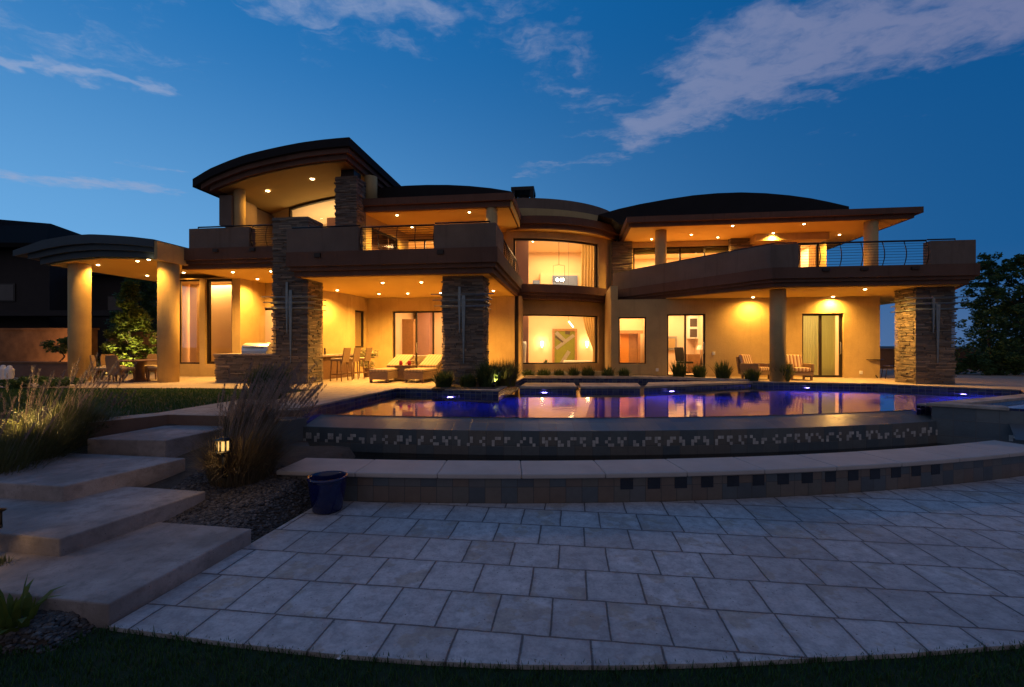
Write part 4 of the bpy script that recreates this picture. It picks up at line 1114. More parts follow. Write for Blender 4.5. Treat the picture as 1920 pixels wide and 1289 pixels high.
struct(face_up(obj('pool_water', m, M['water'])))
# spa at the right end
SPo = [(7.93, 8.72), (8.80, 8.05), (9.5, 7.5), (13.6, 7.9), (13.9, 10.2), (11.95, 10.48)]
SPA = root('raised_spa', (10.5, 9, WZ), 'raised slate spa with wide pale coping at the right end of the pool', 'spa', absolute=True)
def inset(pts, d):
    n = len(pts); cx = sum(p[0] for p in pts)/n; cy = sum(p[1] for p in pts)/n
    out = []
    for i in range(n):
        a, p, b = pts[i-1], pts[i], pts[(i+1) % n]
        t1 = Vector((p[0]-a[0], p[1]-a[1])).normalized(); t2 = Vector((b[0]-p[0], b[1]-p[1])).normalized()
        nn = Vector((-t1.y, t1.x))+Vector((-t2.y, t2.x)); nn.normalize(); k = d/max(.3, nn.dot(Vector((-t1.y, t1.x))))
        out.append((p[0]+nn.x*k, p[1]+nn.y*k))
    return out
Si = inset(SPo, .33)
m = ribbon(MB(I3), inset(SPo, .05), -.05, .84, True); obj('spa_wall', m, M['slate_blue'], SPA, weld=False)
m = MB(I3)
for i in (5, 0, 3, 4):                      # coping stones, open towards the spillway side
    a, b = SPo[i], SPo[(i+1) % 6]; c, d = Si[i], Si[(i+1) % 6]
    m.prism([a, b, d, c], .841, .90)
obj('coping', m, M['travertine'], SPA, bevel=.012)
a, b = SPo[1], SPo[2]; c, d = Si[1], Si[2]
m = MB(I3)
m.poly([(*inset(SPo, .05)[1], .62), (*inset(SPo, .05)[2], .62), (*inset(SPo, -.4)[2], .40), (*inset(SPo, -.4)[1], .40), (*Si[1], .80), (*Si[2], .80)], [(0, 1, 2, 3), (0, 1, 5, 4)], raw=True)
obj('spillway', m, M['slate_blue'], SPA)
m = MB(I3)
for k in range(46):
    ph = k % 8
    A_, B_2 = Vector((*SPo[1], 0)), Vector((*SPo[2], 0))
    if k > 16: A_, B_2 = Vector((*SPo[2], 0)), Vector((*SPo[3], 0))
    d_ = (B_2-A_).normalized(); nrm3 = Vector((d_.y, -d_.x, 0)); t = (k if k <= 16 else k-17)*.054
    for row in range(3):
        if not {0: ph in (1, 2, 4), 1: ph in (0, 1, 4, 5), 2: ph in (0, 5)}[row]: continue
        z = .46-row*.054; o_ = A_+d_*t
        pp = [o_+nrm3*(-.05+.014), o_+d_*.049+nrm3*(-.05+.014)]; qq = [o_+nrm3*-.06, o_+d_*.049+nrm3*-.06]
        m.poly([(pp[0].x, pp[0].y, z-.049), (pp[1].x, pp[1].y, z-.049), (pp[1].x, pp[1].y, z), (pp[0].x, pp[0].y, z), (qq[0].x, qq[0].y, z-.049), (qq[1].x, qq[1].y, z-.049), (qq[1].x, qq[1].y, z), (qq[0].x, qq[0].y, z)],
               [(0, 1, 2, 3), (0, 1, 5, 4), (3, 2, 6, 7), (0, 3, 7, 4), (1, 2, 6, 5)], raw=True)
obj('mosaic_tile', m, M['mosaic'], SPA)
m = MB(I3).face([(x, y, .80) for x, y in inset(SPo, .3)]); struct(face_up(obj('spa_water', m, M['water'])))
m = ribbon(MB(I3), inset(SPo, .31), .2, .86, True); obj('tile_wall', m, M['pooltile'], SPA, weld=False)
# pool lamps (under water, violet-blue)
def poollamp(x, y, z, e, parent, ty=0, col=(.11, .14, 1.0), dy=-.35):
    m = MB(I3).lathe(0, 0, [(.001, 0), (.05, .004), (.075, .016), (.08, .03)], 16)
    m.v = [(x+a, y+c-.03, z+b) for a, b, c in m.v]
    o = obj('pool_lamp', m, M['poolbulb'], parent)
    l = bpy.data.lights.new('pool_light', 'SPOT'); l.energy = e; l.color = col; l.shadow_soft_size = .08; l.spot_size = R(150); l.spot_blend = .5
    lo = link(bpy.data.objects.new('pool_light', l)); lo.parent = o; lo.location = Vector((x, y-.12, z-.02))-WLOC[o.name]
    lo.rotation_euler = Vector((0, -1, -.75)).to_track_quat('-Z', 'Y').to_euler()
poollamp(.90, 12.62, .60, 95, POOL); poollamp(4.55, 12.98, .60, 105, POOL); poollamp(9.1, 14.02, .60, 150, POOL)
poollamp(-1.6, 11.8, .35, 15, POOL); poollamp(12.3, 12.4, .35, 170, POOL, dy=-.6)
poollamp(10.9, 10.05, .62, 120, SPA, dy=-.25)
# stepping slabs across the upper basin
def stepping(pts, label):
    r = root('stepping_slab', (pts[0][0], pts[0][1], 0), label, 'stepping slab', 'stepping slabs crossing the upper pool', absolute=True)
    m = MB(I3).prism(pts, DK-.03, DK+.036); obj('slab_top', m, M['travertine'], r, bevel=.01)
    m = ribbon(MB(I3), inset(pts, .025) if False else offset_line(pts+[pts[0]], .03)[:-1], -.45, DK-.031, True); obj('tile_base', m, M['pooltile'], r, weld=False)
stepping([(.21, 12.70), (1.80, 12.66), (1.90, 13.9), (.42, 13.95)], 'pale stone stepping slab above the bright violet pool lamp')
stepping([(1.92, 12.70), (3.60, 12.68), (3.82, 13.85), (2.06, 13.9)], 'pale stone stepping slab between the lamp slab and the wide promontory')
stepping(P3, 'wide pointed stone promontory slab running into the deck on the right')
# low planter edge behind the upper basin
m = MB(I3).band([(.46, 16.28), (4.95, 16.08), (6.28, 15.33), (7.6, 14.6)], [(.5, 16.46), (5.0, 16.26), (6.4, 15.5), (7.75, 14.7)], DK+.003, DK+.085)
PE_ = obj('planter_kerb', m, M['travertine']); tag(PE_, 'low stone kerb between the upper pool basin and the plant bed', 'kerb')
m = MB(I3).prism([(.45, 16.5), (5.0, 16.3), (6.4, 15.55), (6.6, 16.6), (5.0, 17.6), (4.6, 18.2), (4.0, 19.6), (.45, 19.2)], DK+.004, DK+.06); struct(obj('planting_bed', m, M['soil']))
m = MB(I3).prism([(-2.1, 11.9), (-.45, 11.95), (.2, 15.9), (-.6, 15.9), (-.9, 13.6), (-2.15, 13.0)], DK+.004, DK+.05); struct(obj('planting_bed', m, M['soil']))

# patio and front lawn
front = [(-2.87, 3.24), (-1.9, 3.063), (-1.2, 2.955), (-.54, 2.885), (.05, 2.85), (.633, 2.844), (1.25, 2.865), (1.84, 2.906), (2.6, 2.96), (3.43, 3.05), (5, 3.4), (9, 5)]
pat_ = front+[(12, 8), (10, 8.2), (6, 7.2), (.3, 6.2), (-2.6, 6.4), (-2.42, 5.85)]
m = MB(I3).prism(pat_, -.05, 0); struct(obj('patio', m, M['patio']))
m = MB(I3).face([(-9, .6, -.03), (12, .6, -.03), (12, 6, -.03), (-9, 6, -.03)]); struct(obj('lawn', m, M['turf']))
upl = [(-5.27, 12.13), (-6.02, 9.4), (-6.22, 8.0), (-6.97, 7.02), (-6.57, 6.8), (-7.2, 7.0), (-9, 7.4), (-22, 9), (-26, 13.25), (-17, 12.85), (-12, 12.58), (-8.6, 12.52)]
m = MB(I3).prism(upl[:4]+upl[5:], .3, .79); struct(obj('lawn', m, M['turf']))

def sstep(a, b, x): t = np.clip((x-a)/(b-a), 0, 1); return t*t*(3-2*t)
def bedz(x, y):
    za = np.clip(.14*(y-3.8), .055, .62); zb = .80*sstep(4.2, 8.5, y)-.05
    k = sstep(-4.9, -5.8, x)
    z = za*(1-k)+zb*k
    xe = -2.87+.1724*(y-3.24)
    s = sstep(0.0, -.35, x-xe)*sstep(2.96, 3.08, y)
    return z*s-.045*(1-s)+.008*np.sin(x*9.1)*np.cos(y*7.7)-.02
nx, ny = 90, 70
xs = np.linspace(-11, -2.43, nx); ys = np.linspace(2.6, 8.1, ny)
m = MB(I3); m.v = [(float(x), float(y), float(bedz(x, y))) for y in ys for x in xs]
m.f = [(j*nx+i, j*nx+i+1, (j+1)*nx+i+1, (j+1)*nx+i) for j in range(ny-1) for i in range(nx-1) if not (ys[j] > 7.0 and xs[i] > -4.9)]
m.sm = set(range(len(m.f)))
struct(obj('garden_bed', m, M['soil']))

# concrete steps
def stepslab(fr, br, fdir, lu, z, th, label):
    """fr, br: front and back corners on the right; fdir: direction the front edge runs to the left"""
    d = Vector(fdir).normalized()*lu
    r = MB(I3).prism([fr, br, (br[0]+d.x, br[1]+d.y), (fr[0]+d.x, fr[1]+d.y)], z-th, z)
    o = obj('concrete_step', r, M['concrete'], bevel=.014); tag(o, label, 'step', 'concrete steps climbing from the patio to the deck')
stepslab((-2.89, 3.26), (-2.63, 4.60), (-.97, .16), 1.9, .15, .21, 'lowest and largest concrete step slab beside the paved patio')
stepslab((-3.95, 3.98), (-3.55, 5.28), (-.985, .17), 2.3, .31, .28, 'second concrete step slab up, next above the lowest slab')
stepslab((-4.84, 4.91), (-4.40, 6.14), (-.987, .16), 1.9, .48, .36, 'middle concrete step slab beside the tall grasses at the left')
stepslab((-4.93, 6.47), (-4.62, 7.62), (-.995, .09), 1.22, .65, .42, 'topmost small concrete step slab under the deck edge')
# ---------------------------------------------------------------- plants
def obj_np(name, V, faces, mat, parent=None):
    c = (V.min(0)+V.max(0))/2
    me = bpy.data.meshes.new(name); me.from_pydata((V-c).tolist(), [], faces)
    me.materials.append(M[mat] if isinstance(mat, str) else mat)
    o = link(bpy.data.objects.new(name, me)); o.parent = parent
    o.location = Vector(c)-(wloc(parent) if parent else Vector((0, 0, 0))); WLOC[o.name] = Vector(c)
    return o
def blades(B, h, w, az, lean, droop, seg=(0, .35, .7, 1.0)):
    """arched tapering leaves as vertex / face arrays"""
    n = len(B); d = np.stack([np.cos(az), np.sin(az)], 1); p = np.stack([-np.sin(az), np.cos(az)], 1)
    rows = []
    wt = {0: .8, 1: 1.0, 2: .7}
    for i, t in enumerate(seg):
        cx = B[:, :2]+d*(lean*h*t**1.7)[:, None]; cz = B[:, 2]+h*(t-droop*t**2.6)
        if i < len(seg)-1:
            q = p*(w*wt[i])[:, None]
            rows += [np.column_stack([cx-q, cz]), np.column_stack([cx+q, cz])]
        else: rows.append(np.column_stack([cx, cz]))
    V = np.stack(rows, 1).reshape(-1, 3)
    k = len(rows)
    F_ = []
    for b in range(0, n*k, k): F_ += [(b, b+1, b+3, b+2), (b+2, b+3, b+5, b+4), (b+4, b+5, b+6)]
    return V, F_
def scatter_lawn(name, poly, n, hmin, hmax, w, z, mat='grass', kind='stuff'):
    P = np.array(poly); x0, y0 = P.min(0); x1, y1 = P.max(0)
    q = np.column_stack([rng.uniform(x0, x1, n*3), rng.uniform(y0, y1, n*3)])
    ins = np.zeros(len(q), bool); j = len(P)-1
    for i in range(len(P)):
        a, b = P[i], P[j]
        c = ((a[1] > q[:, 1]) != (b[1] > q[:, 1])) & (q[:, 0] < (b[0]-a[0])*(q[:, 1]-a[1])/(b[1]-a[1]+1e-12)+a[0]); ins ^= c; j = i
    q = q[ins][:n]; n = len(q)
    V, F_ = blades(np.column_stack([q, np.full(n, z)]), rng.uniform(hmin, hmax, n), np.full(n, w), rng.uniform(0, 6.283, n), rng.uniform(.1, .7, n), rng.uniform(0, .25, n))
    o = obj_np(name, V, F_, mat); o['kind'] = kind; return o
fr_edge = [(x, y+.02) for x, y in front]
scatter_lawn('grass', [(-5.2, 2.2), (5.5, 2.2), (5.2, 3.42)]+fr_edge[:-2][::-1]+[(-3.3, 3.05), (-4.6, 2.75)], 26000, .03, .062, .0028, -.03)
scatter_lawn('grass', [(-5.3, 12.05), (-6.05, 9.4), (-6.25, 8.0), (-7.0, 7.1), (-9, 7.5), (-15, 8.5), (-19, 12.9), (-12, 12.55), (-8.6, 12.5)], 30000, .04, .075, .006, .79)

def tuft(name, label, cat, x, y, z, rad, h, n, mat='reed', group=None, w=.006, spread=.8, plumes=0, droop=.35, hole=None, wind=0.0, pmat='plume', sq=1.0):
    r = root(name, (x, y, z), label, cat, group, absolute=True)
    a = rng.uniform(0, 6.283, n); rr = rad*np.sqrt(rng.uniform(0, 1, n))*.55
    B = np.column_stack([x+rr*np.cos(a), y+rr*np.sin(a)*sq, np.full(n, z-.02)])
    az = a+rng.normal(0, .5, n)
    ln = np.abs(rng.normal(.35, .28, n))*spread*(.4+1.0*rr/max(rad*.55, 1e-6))
    hh = h*rng.uniform(.55, 1.05, n)*(1-.25*ln)
    V, F_ = blades(B, hh, w*rng.uniform(.6, 1.2, n), az, ln, droop*rng.uniform(.3, 1.3, n)*(.4+ln))
    if wind:
        t = np.clip((V[:, 2]-z)/h, 0, 1.2); V[:, 0] += wind*t**2*h
    o = obj_np('foliage', V, F_, mat, r)
    if plumes:
        Vs, Fs = [], []; off = 0
        for _ in range(plumes):
            a0 = rng.uniform(0, 6.283); r0 = rad*.4*math.sqrt(rng.uniform())
            b = np.array([x+r0*math.cos(a0), y+r0*math.sin(a0), z]); hp_ = h*rng.uniform(.95, 1.35); ln_ = rng.uniform(.05, .38)
            tip = np.array([b[0]+math.cos(a0)*ln_*hp_+wind*hp_*1.1, b[1]+math.sin(a0)*ln_*hp_, z+hp_*(1-.25*ln_)])
            dirv = np.array([math.cos(a0)*ln_*.9+wind*1.3, math.sin(a0)*ln_*.9, .8]); dirv /= np.linalg.norm(dirv)
            k = 60; L = h*rng.uniform(.2, .34)
            t = rng.uniform(0, 1, k); c = tip+(t[:, None]-.5)*L*dirv
            BB = c; az_ = rng.uniform(0, 6.283, k)
            v, f = blades(BB, np.full(k, .055), np.full(k, .0022), az_, rng.uniform(.2, .7, k), np.full(k, .2))
            Vs.append(v); Fs += [tuple(i+off for i in q) for q in f]; off += len(v)
            v, f = blades(b[None], np.array([np.linalg.norm(tip-b)]), np.array([.0025]), np.array([math.atan2(tip[1]-b[1], tip[0]-b[0])]), np.array([np.linalg.norm((tip-b)[:2])/np.linalg.norm(tip-b)]), np.array([0.02]))
            Vs.append(v); Fs += [tuple(i+off for i in q) for q in f]; off += len(v)
        obj_np('plumes', np.concatenate(Vs), Fs, pmat, r)
    return r
# big feathery grass beside the steps, with the lantern in it, and the one on the deck behind it
xg, yg = (452-960)/F*5.9, 5.9
tuft('fountain_grass', 'large feathery fountain grass with pale plumes growing around the glowing lantern', 'ornamental grass', xg, yg, .28, .62, .92, 3600, 'brown_reed', plumes=150, wind=.34, w=.0038, spread=1.05)
xg2, yg2 = (470-960)/F*7.3, 7.25
tuft('fountain_grass', 'second feathery fountain grass against the deck wall, just behind the lantern grass', 'ornamental grass', xg2, yg2, .45, .5, .95, 2000, 'brown_reed', plumes=70, wind=.32, w=.005, spread=1.0)
x_, y_ = (505-960)/F*10.2, 10.2
tuft('fountain_grass', 'dark upright grass clump on the deck before the cross pillar', 'ornamental grass', x_, y_, DK, .62, .92, 1700, 'spiky', w=.008, spread=.6, wind=.08)
for px, y, h, lab in ((60, 6.2, 1.0, 'yellow lit wispy grass leaning at the left edge beside the steps'), (122, 6.9, .95, 'tall green grass clump left of the topmost step'),
                      (172, 7.25, .5, 'shorter dark grass clump touching the deck edge by the steps'), (-10, 5.6, .9, 'wispy grass cut off by the left frame edge')):
    tuft('fountain_grass', lab, 'ornamental grass', (px-960)/F*y, y, float(bedz(np.array((px-960)/F*y), np.array(y))), .55, h, 1700, 'reed', w=.0045, wind=.3, plumes=24, spread=1.05)
# spiky plants round the second pillar
for px, y, h, n, mat, rad, lab in ((832, 12.45, .62, 500, 'spiky', .36, 'spiky dark strap leaf plant at the left foot of the middle stone pillar'),
                                (878, 12.5, .5, 380, 'spiky', .34, 'low strap leaf plant in front of the middle stone pillar'),
                                (915, 12.6, .9, 700, 'spiky', .42, 'tall spiky clump at the right foot of the middle stone pillar'),
                                (948, 13.1, .92, 1500, 'reed', .5, 'bushy bright green grass clump right of the middle stone pillar')):
    tuft('strap_leaf_plant', lab, 'plant', (px-960)/F*y, y, DK+.03, rad, h, n, mat, 'plants around the middle stone pillar', w=.012 if mat == 'spiky' else .007, spread=.8, droop=.3)
# row of small grasses under the bay window
names = ['first small grass of the row, nearest the bushy clump', 'second small grass along the row below the bay window', 'third small grass along the row below the bay window',
         'middle small grass of the row, below the abstract panel', 'fifth small grass along the row below the bay window', 'sixth small grass of the row, at the dark corner', 'last small grass of the row, below the small square window']
for i, px in enumerate((986, 1018, 1046, 1074, 1104, 1136, 1166)):
    y = 17.0-.08*i
    tuft('mondo_grass', names[i], 'ornamental grass', (px-960+rng.uniform(-5, 5))/F*y, y, DK+.06, .36*rng.uniform(.8, 1.25), .48*rng.uniform(.75, 1.3), int(420*rng.uniform(.7, 1.2)), 'spiky', 'row of small grasses below the bay window', w=.008, spread=1.35, droop=.6)
for px, y, h, n, lab in ((1272, 16.2, .80, 260, 'spiky potted grass before the left pane of the office door'), (1312, 16.2, .66, 240, 'spiky grass clump before the right pane of the office door'),
                         (1355, 15.2, .80, 320, 'wide fan shaped spiky grass between the office door and the striped armchair'), (1409, 14.75, .55, 260, 'low spiky grass in front of the left striped armchair'),
                         (1467, 14.55, .78, 420, 'dense spiky grass at the foot of the round column')):
    tuft('spiky_grass', lab, 'plant', (px-960)/F*y, y, DK+.02, .34, h, n, 'spiky', 'spiky grasses along the right pool edge', w=.013, spread=.75, droop=.22)

def leafcloud(C, Rd, n, size, flat=.5):
    """small rhombic leaves scattered through ellipsoidal clumps"""
    C = np.array(C); Rd = np.array(Rd); k = rng.integers(0, len(C), n)
    u = rng.normal(0, 1, (n, 3)); u /= np.linalg.norm(u, axis=1)[:, None]; u *= rng.uniform(.15, 1, (n, 1))**.45
    P = C[k]+u*Rd[k]
    a = rng.normal(0, 1, (n, 3)); a[:, 2] *= flat; a /= np.linalg.norm(a, axis=1)[:, None]
    b = np.cross(a, rng.normal(0, 1, (n, 3))); b /= np.linalg.norm(b, axis=1)[:, None]
    s = size*rng.uniform(.6, 1.3, (n, 1))
    V = np.stack([P-a*s, P+b*s*.42, P+a*s, P-b*s*.42], 1).reshape(-1, 3)
    return V, [(4*i, 4*i+1, 4*i+2, 4*i+3) for i in range(n)]
def tree(label, x, y, z, h, prof, nclump, nleaf, size, mat='leaf', group=None, name='tree', cr=.34, trunk_r=.07, limbs=16, cat='tree'):
    r = root(name, (x, y, z), label, cat, group, absolute=True)
    m = MB(I3); k = 10
    P = [(x+.05*math.sin(i*1.3+x), y+.05*math.cos(i*1.7), z+h*.93*i/k) for i in range(k+1)]
    m.tube(P, [trunk_r*(1-.88*i/k) for i in range(k+1)], 8)
    C, Rd = [], []
    for i in range(nclump):
        t = rng.uniform(.0, 1)**.85; zz_ = prof[0]+(1-prof[0])*t
        rad = np.interp(zz_, [p[0] for p in prof[1]], [p[1] for p in prof[1]])
        a = rng.uniform(0, 6.283); q = rad*math.sqrt(rng.uniform(.02, 1))
        C.append((x+q*math.cos(a), y+q*math.sin(a), z+h*zz_)); s = cr*rng.uniform(.55, 1.15)*(.6+.4*(1-t)); Rd.append((s, s, s*.85))
    for i in range(limbs):
        c = C[int(i*len(C)/limbs)]; zb_ = z+max(.12*h, (c[2]-z)*.82)
        m.tube([(x, y, zb_), ((x+c[0])/2, (y+c[1])/2, zb_+(c[2]-zb_)*.35), c], [trunk_r*.35, trunk_r*.22, .006], 5)
    obj('trunk', m, M['bark'], r)
    V, F_ = leafcloud(C, Rd, nleaf, size); obj_np('crown', V, F_, mat, r); return r
TG = 'trees beyond the right end of the house'
tree('airy conical tree with sky showing through, nearest the right stone pillar', px2x(1856, 19.5), 19.5, DK, 5.05, (.10, [(0, .9), (.2, 1.55), (.45, 1.15), (.75, .75), (.92, .55), (1, .25)]), 150, 6000, .075, group=TG, cr=.28)
tree('dense dark tree cut off by the right frame edge', px2x(1925, 18.2), 18.2, DK, 4.75, (.08, [(0, 1.0), (.3, 1.5), (.6, 1.35), (.85, .95), (1, .35)]), 190, 9500, .08, group=TG, cr=.34)
tree('small bushy tree low behind the right stone pillar', px2x(1905, 20.8), 20.8, DK, 3.2, (.10, [(0, 1.1), (.4, 1.5), (1, .4)]), 70, 6000, .085, group=TG, cr=.45)
for px, y, w_, h, lab in ((1800, 18.6, .65, .95, 'low dark shrub beside the right stone pillar'), (1845, 18.2, .8, 1.15, 'wide dark shrub under the conical tree'), (1893, 17.9, .85, 1.05, 'dark shrub at the right frame edge')):
    r = root('shrub', (px2x(px, y), y, DK), lab, 'shrub', 'shrubs under the right trees', absolute=True)
    x = px2x(px, y); C = [(x+rng.uniform(-w_, w_)*.7, y+rng.uniform(-.4, .4), DK+h*rng.uniform(.15, .8)) for _ in range(16)]
    V, F_ = leafcloud(C, [(.26, .26, .22)]*16, 1900, .06); obj_np('foliage', V, F_, 'leaf', r)
# left garden: lit conifer, dark palm-like fans, shrubs on the wall
xt, yt = px2x(243, 19.0), 19.0
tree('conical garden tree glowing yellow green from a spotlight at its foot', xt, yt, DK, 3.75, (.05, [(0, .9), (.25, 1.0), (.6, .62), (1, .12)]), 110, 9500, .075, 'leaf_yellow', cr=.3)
tree('dark tree standing behind the floodlit conical tree', px2x(262, 21.5), 21.5, DK, 4.5, (.1, [(0, 1.0), (.4, 1.25), (1, .3)]), 80, 6500, .085, cr=.42)
x, y = px2x(117, 17.0), 17.0
tree('small cloud pruned shrub casting a shadow on the lit garden wall', x, y, 1.2, 1.05, (.45, [(0, .2), (.6, .5), (1, .35)]), 22, 1700, .05, name='garden_shrub', cr=.2, trunk_r=.04, limbs=6, cat='shrub')
x, y = px2x(85, 13.0), 13.0
r = root('ground_cover_shrub', (x, y, DK), 'low spreading juniper at the lawn edge left of the dining pavilion', 'shrub', absolute=True)
C = [(x+rng.uniform(-.9, .9), y+rng.uniform(-.35, .35), DK+.10+.12*rng.uniform(-.4, 1)) for _ in range(18)]
V, F_ = leafcloud(C, [(.25, .22, .10)]*18, 2600, .05); obj_np('foliage', V, F_, 'leaf', r)
x, y = px2x(174, 16.4), 16.4
tuft('cycad', 'dark glossy palm like plant between the left round column and the dining chairs', 'plant', x, y, DK, .5, .8, 240, 'spiky', w=.02, spread=1.0, droop=.4)
# broad leaved plant and pebbles at the lower left corner
x, y = -3.50, 3.17
tuft('broad_leaf_plant', 'bright green broad leaf plant at the lower left corner below the lowest step', 'plant', x, y, .05, .24, .42, 30, 'leaf_yellow', w=.026, spread=1.25, droop=.4)
tuft('lit_grass', 'small orange lit dry grass tuft beside the second step at the left edge', 'ornamental grass', px2x(4, 3.86), 3.86, .10, .10, .17, 140, 'reed', w=.004, spread=1.1)

# pebbles
def pebbles(name, pts, smin, smax, mat='pebble'):
    n = len(pts); ico = [(0, 0, 1), (.894, 0, .447), (.276, .851, .447), (-.724, .526, .447), (-.724, -.526, .447), (.276, -.851, .447), (.724, .526, -.447), (-.276, .851, -.447), (-.894, 0, -.447), (-.276, -.851, -.447), (.724, -.526, -.447), (0, 0, -1)]
    fc = [(0, 1, 2), (0, 2, 3), (0, 3, 4), (0, 4, 5), (0, 5, 1), (1, 6, 2), (2, 7, 3), (3, 8, 4), (4, 9, 5), (5, 10, 1), (2, 6, 7), (3, 7, 8), (4, 8, 9), (5, 9, 10), (1, 10, 6), (6, 11, 7), (7, 11, 8), (8, 11, 9), (9, 11, 10), (10, 11, 6)]
    I = np.array(ico); s = rng.uniform(smin, smax, n)
    sc_ = np.column_stack([s*rng.uniform(.7, 1.4, n), s*rng.uniform(.7, 1.4, n), s*rng.uniform(.45, .8, n)])
    a = rng.uniform(0, 6.283, n); ca_, sa_ = np.cos(a), np.sin(a)
    jit = 1+rng.normal(0, .16, (n, 12, 1))
    V = I[None]*jit*sc_[:, None, :]
    x = V[:, :, 0]*ca_[:, None]-V[:, :, 1]*sa_[:, None]; y = V[:, :, 0]*sa_[:, None]+V[:, :, 1]*ca_[:, None]
    V = np.stack([x, y, V[:, :, 2]], 2)+np.array(pts)[:, None, :]
    F_ = [tuple(12*i+j for j in f) for i in range(n) for f in fc]
    o = obj_np(name, V.reshape(-1, 3), F_, mat); o['kind'] = 'stuff'; return o
def bedpts(x0, x1, y0, y1, n):
    x = rng.uniform(x0, x1, n); y = rng.uniform(y0, y1, n); return np.column_stack([x, y, bedz(x, y)+.008])
pebbles('gravel', bedpts(-4.2, -2.44, 4.5, 6.3, 8500), .008, .025)
pebbles('gravel', np.concatenate([bedpts(-6.3, -3.9, 3.3, 5.6, 3600), bedpts(-4.4, -2.95, 2.75, 3.5, 3200)]), .008, .024)

# ---------------------------------------------------------------- garden structures
m = MB(I3)
def wallseg(m, a, b, th, z0, z1):
    d = Vector((b[0]-a[0], b[1]-a[1])).normalized(); n = Vector((-d.y, d.x))*th
    m.prism([a, b, (b[0]+n.x, b[1]+n.y), (a[0]+n.x, a[1]+n.y)], z0, z1)
r = root('garden_wall', (-19, 18.4, DK), 'tan rendered garden wall lit by spotlights at the far left', 'wall', absolute=True)
m = MB(I3); wallseg(m, (-26, 18.9), (-16.9, 18.3), .25, DK-.1, 2.62); obj('wall_face', m, M['gardenwall'], r)
m = MB(I3); wallseg(m, (-26.05, 18.86), (-16.86, 18.26), .33, 2.621, 2.70); obj('wall_cap', m, M['gardenwall'], r)
r = root('garden_wall', (-14, 21, DK), 'dark garden wall running behind the dining pavilion', 'wall', absolute=True)
m = MB(I3); wallseg(m, (-16.8, 18.9), (-13.0, 23.5), .25, DK-.1, 2.6); obj('wall_face', m, M['brownwall'], r)
r = root('planter_wall', (-18, 16.6, DK), 'low brown planter wall in front of the lit garden wall', 'planter', absolute=True)
m = MB(I3); wallseg(m, (-22, 16.9), (-15.7, 16.6), .3, DK+.004, 1.33); obj('wall_face', m, M['brownwall'], r)
m = MB(I3); wallseg(m, (-22.05, 16.87), (-15.66, 16.56), .38, 1.331, 1.39); obj('wall_cap', m, M['gardenwall'], r)
m = MB(I3); wallseg(m, (-22, 17.26), (-15.8, 16.96), 1.3, DK+.01, 1.2); struct(obj('planting_bed', m, M['soil']))
r = root('boundary_wall', (22, 23, DK), 'brown boundary wall behind the trees at the far right', 'wall', absolute=True)
m = MB(I3); wallseg(m, (14.9, 23.4), (40, 21), .25, DK-.2, 1.78); obj('wall_face', m, M['brownwall'], r)
m = MB(I3); wallseg(m, (14.85, 23.37), (40, 20.97), .32, 1.781, 1.84); obj('wall_cap', m, M['brownwall'], r)
# neighbour house
r = root('neighbour_house', (-32, 33, 0), 'dark unlit neighbouring house behind the garden wall at the far left', 'house', absolute=True)
NB = lambda x, y, z=0.0: (x, y, z)
m = MB(I3).box(-50, -31.5, 31, 44, -.05, 8.9).box(-31.499, -22.5, 33, 44, -.05, 7.2); obj('wall', m, M['darkhouse'], r)
m = MB(I3).poly([(-52, 30, 9.0), (-30.8, 30, 8.75), (-30.8, 45, 8.75), (-52, 45, 9.0), (-46, 37, 12.6), (-37.5, 37, 11.9), (-52, 30, 8.7), (-30.8, 30, 8.45), (-30.8, 45, 8.45), (-52, 45, 8.7)],
    [(0, 1, 5, 4), (1, 2, 5), (2, 3, 4, 5), (3, 0, 4), (6, 7, 8, 9), (0, 1, 7, 6), (1, 2, 8, 7), (3, 0, 6, 9)], raw=True); obj('roof', m, M['darkroof'], r)
m = MB(I3).poly([(-31.4, 32.2, 7.0), (-21.8, 32.2, 7.0), (-21.8, 45, 7.0), (-31.4, 45, 7.0), (-29.5, 38, 8.4), (-24, 38, 8.4)], [(0, 1, 5, 4), (1, 2, 5), (2, 3, 4, 5), (3, 0, 4), (0, 1, 2, 3)], raw=True)
obj('roof', m, M['darkroof'], r)
m = MB(I3).box(-44.5, -43.3, 36, 37.2, 11, 13.4); obj('chimney', m, M['darkhouse'], r)
m = MB(I3).box(-40, -23, 29.2, 30.9, 3.9, 4.25); obj('terrace_edge', m, M['darkhouse'], r)
for x, z in ((-28.6, 5.0), (-25.3, 5.0), (-34.5, 5.6)):
    y = 33 if x > -31 else 31
    m = MB(I3).box(x-.7, x+.7, y-.06, y+.02, z-.6, z+.6); w_ = obj('window', m, M['bronze'], r)
    m = MB(I3).box(x-.62, x+.62, y-.075, y-.062, z-.52, z+.52); obj('pane', m, M['dark_panel'], w_)

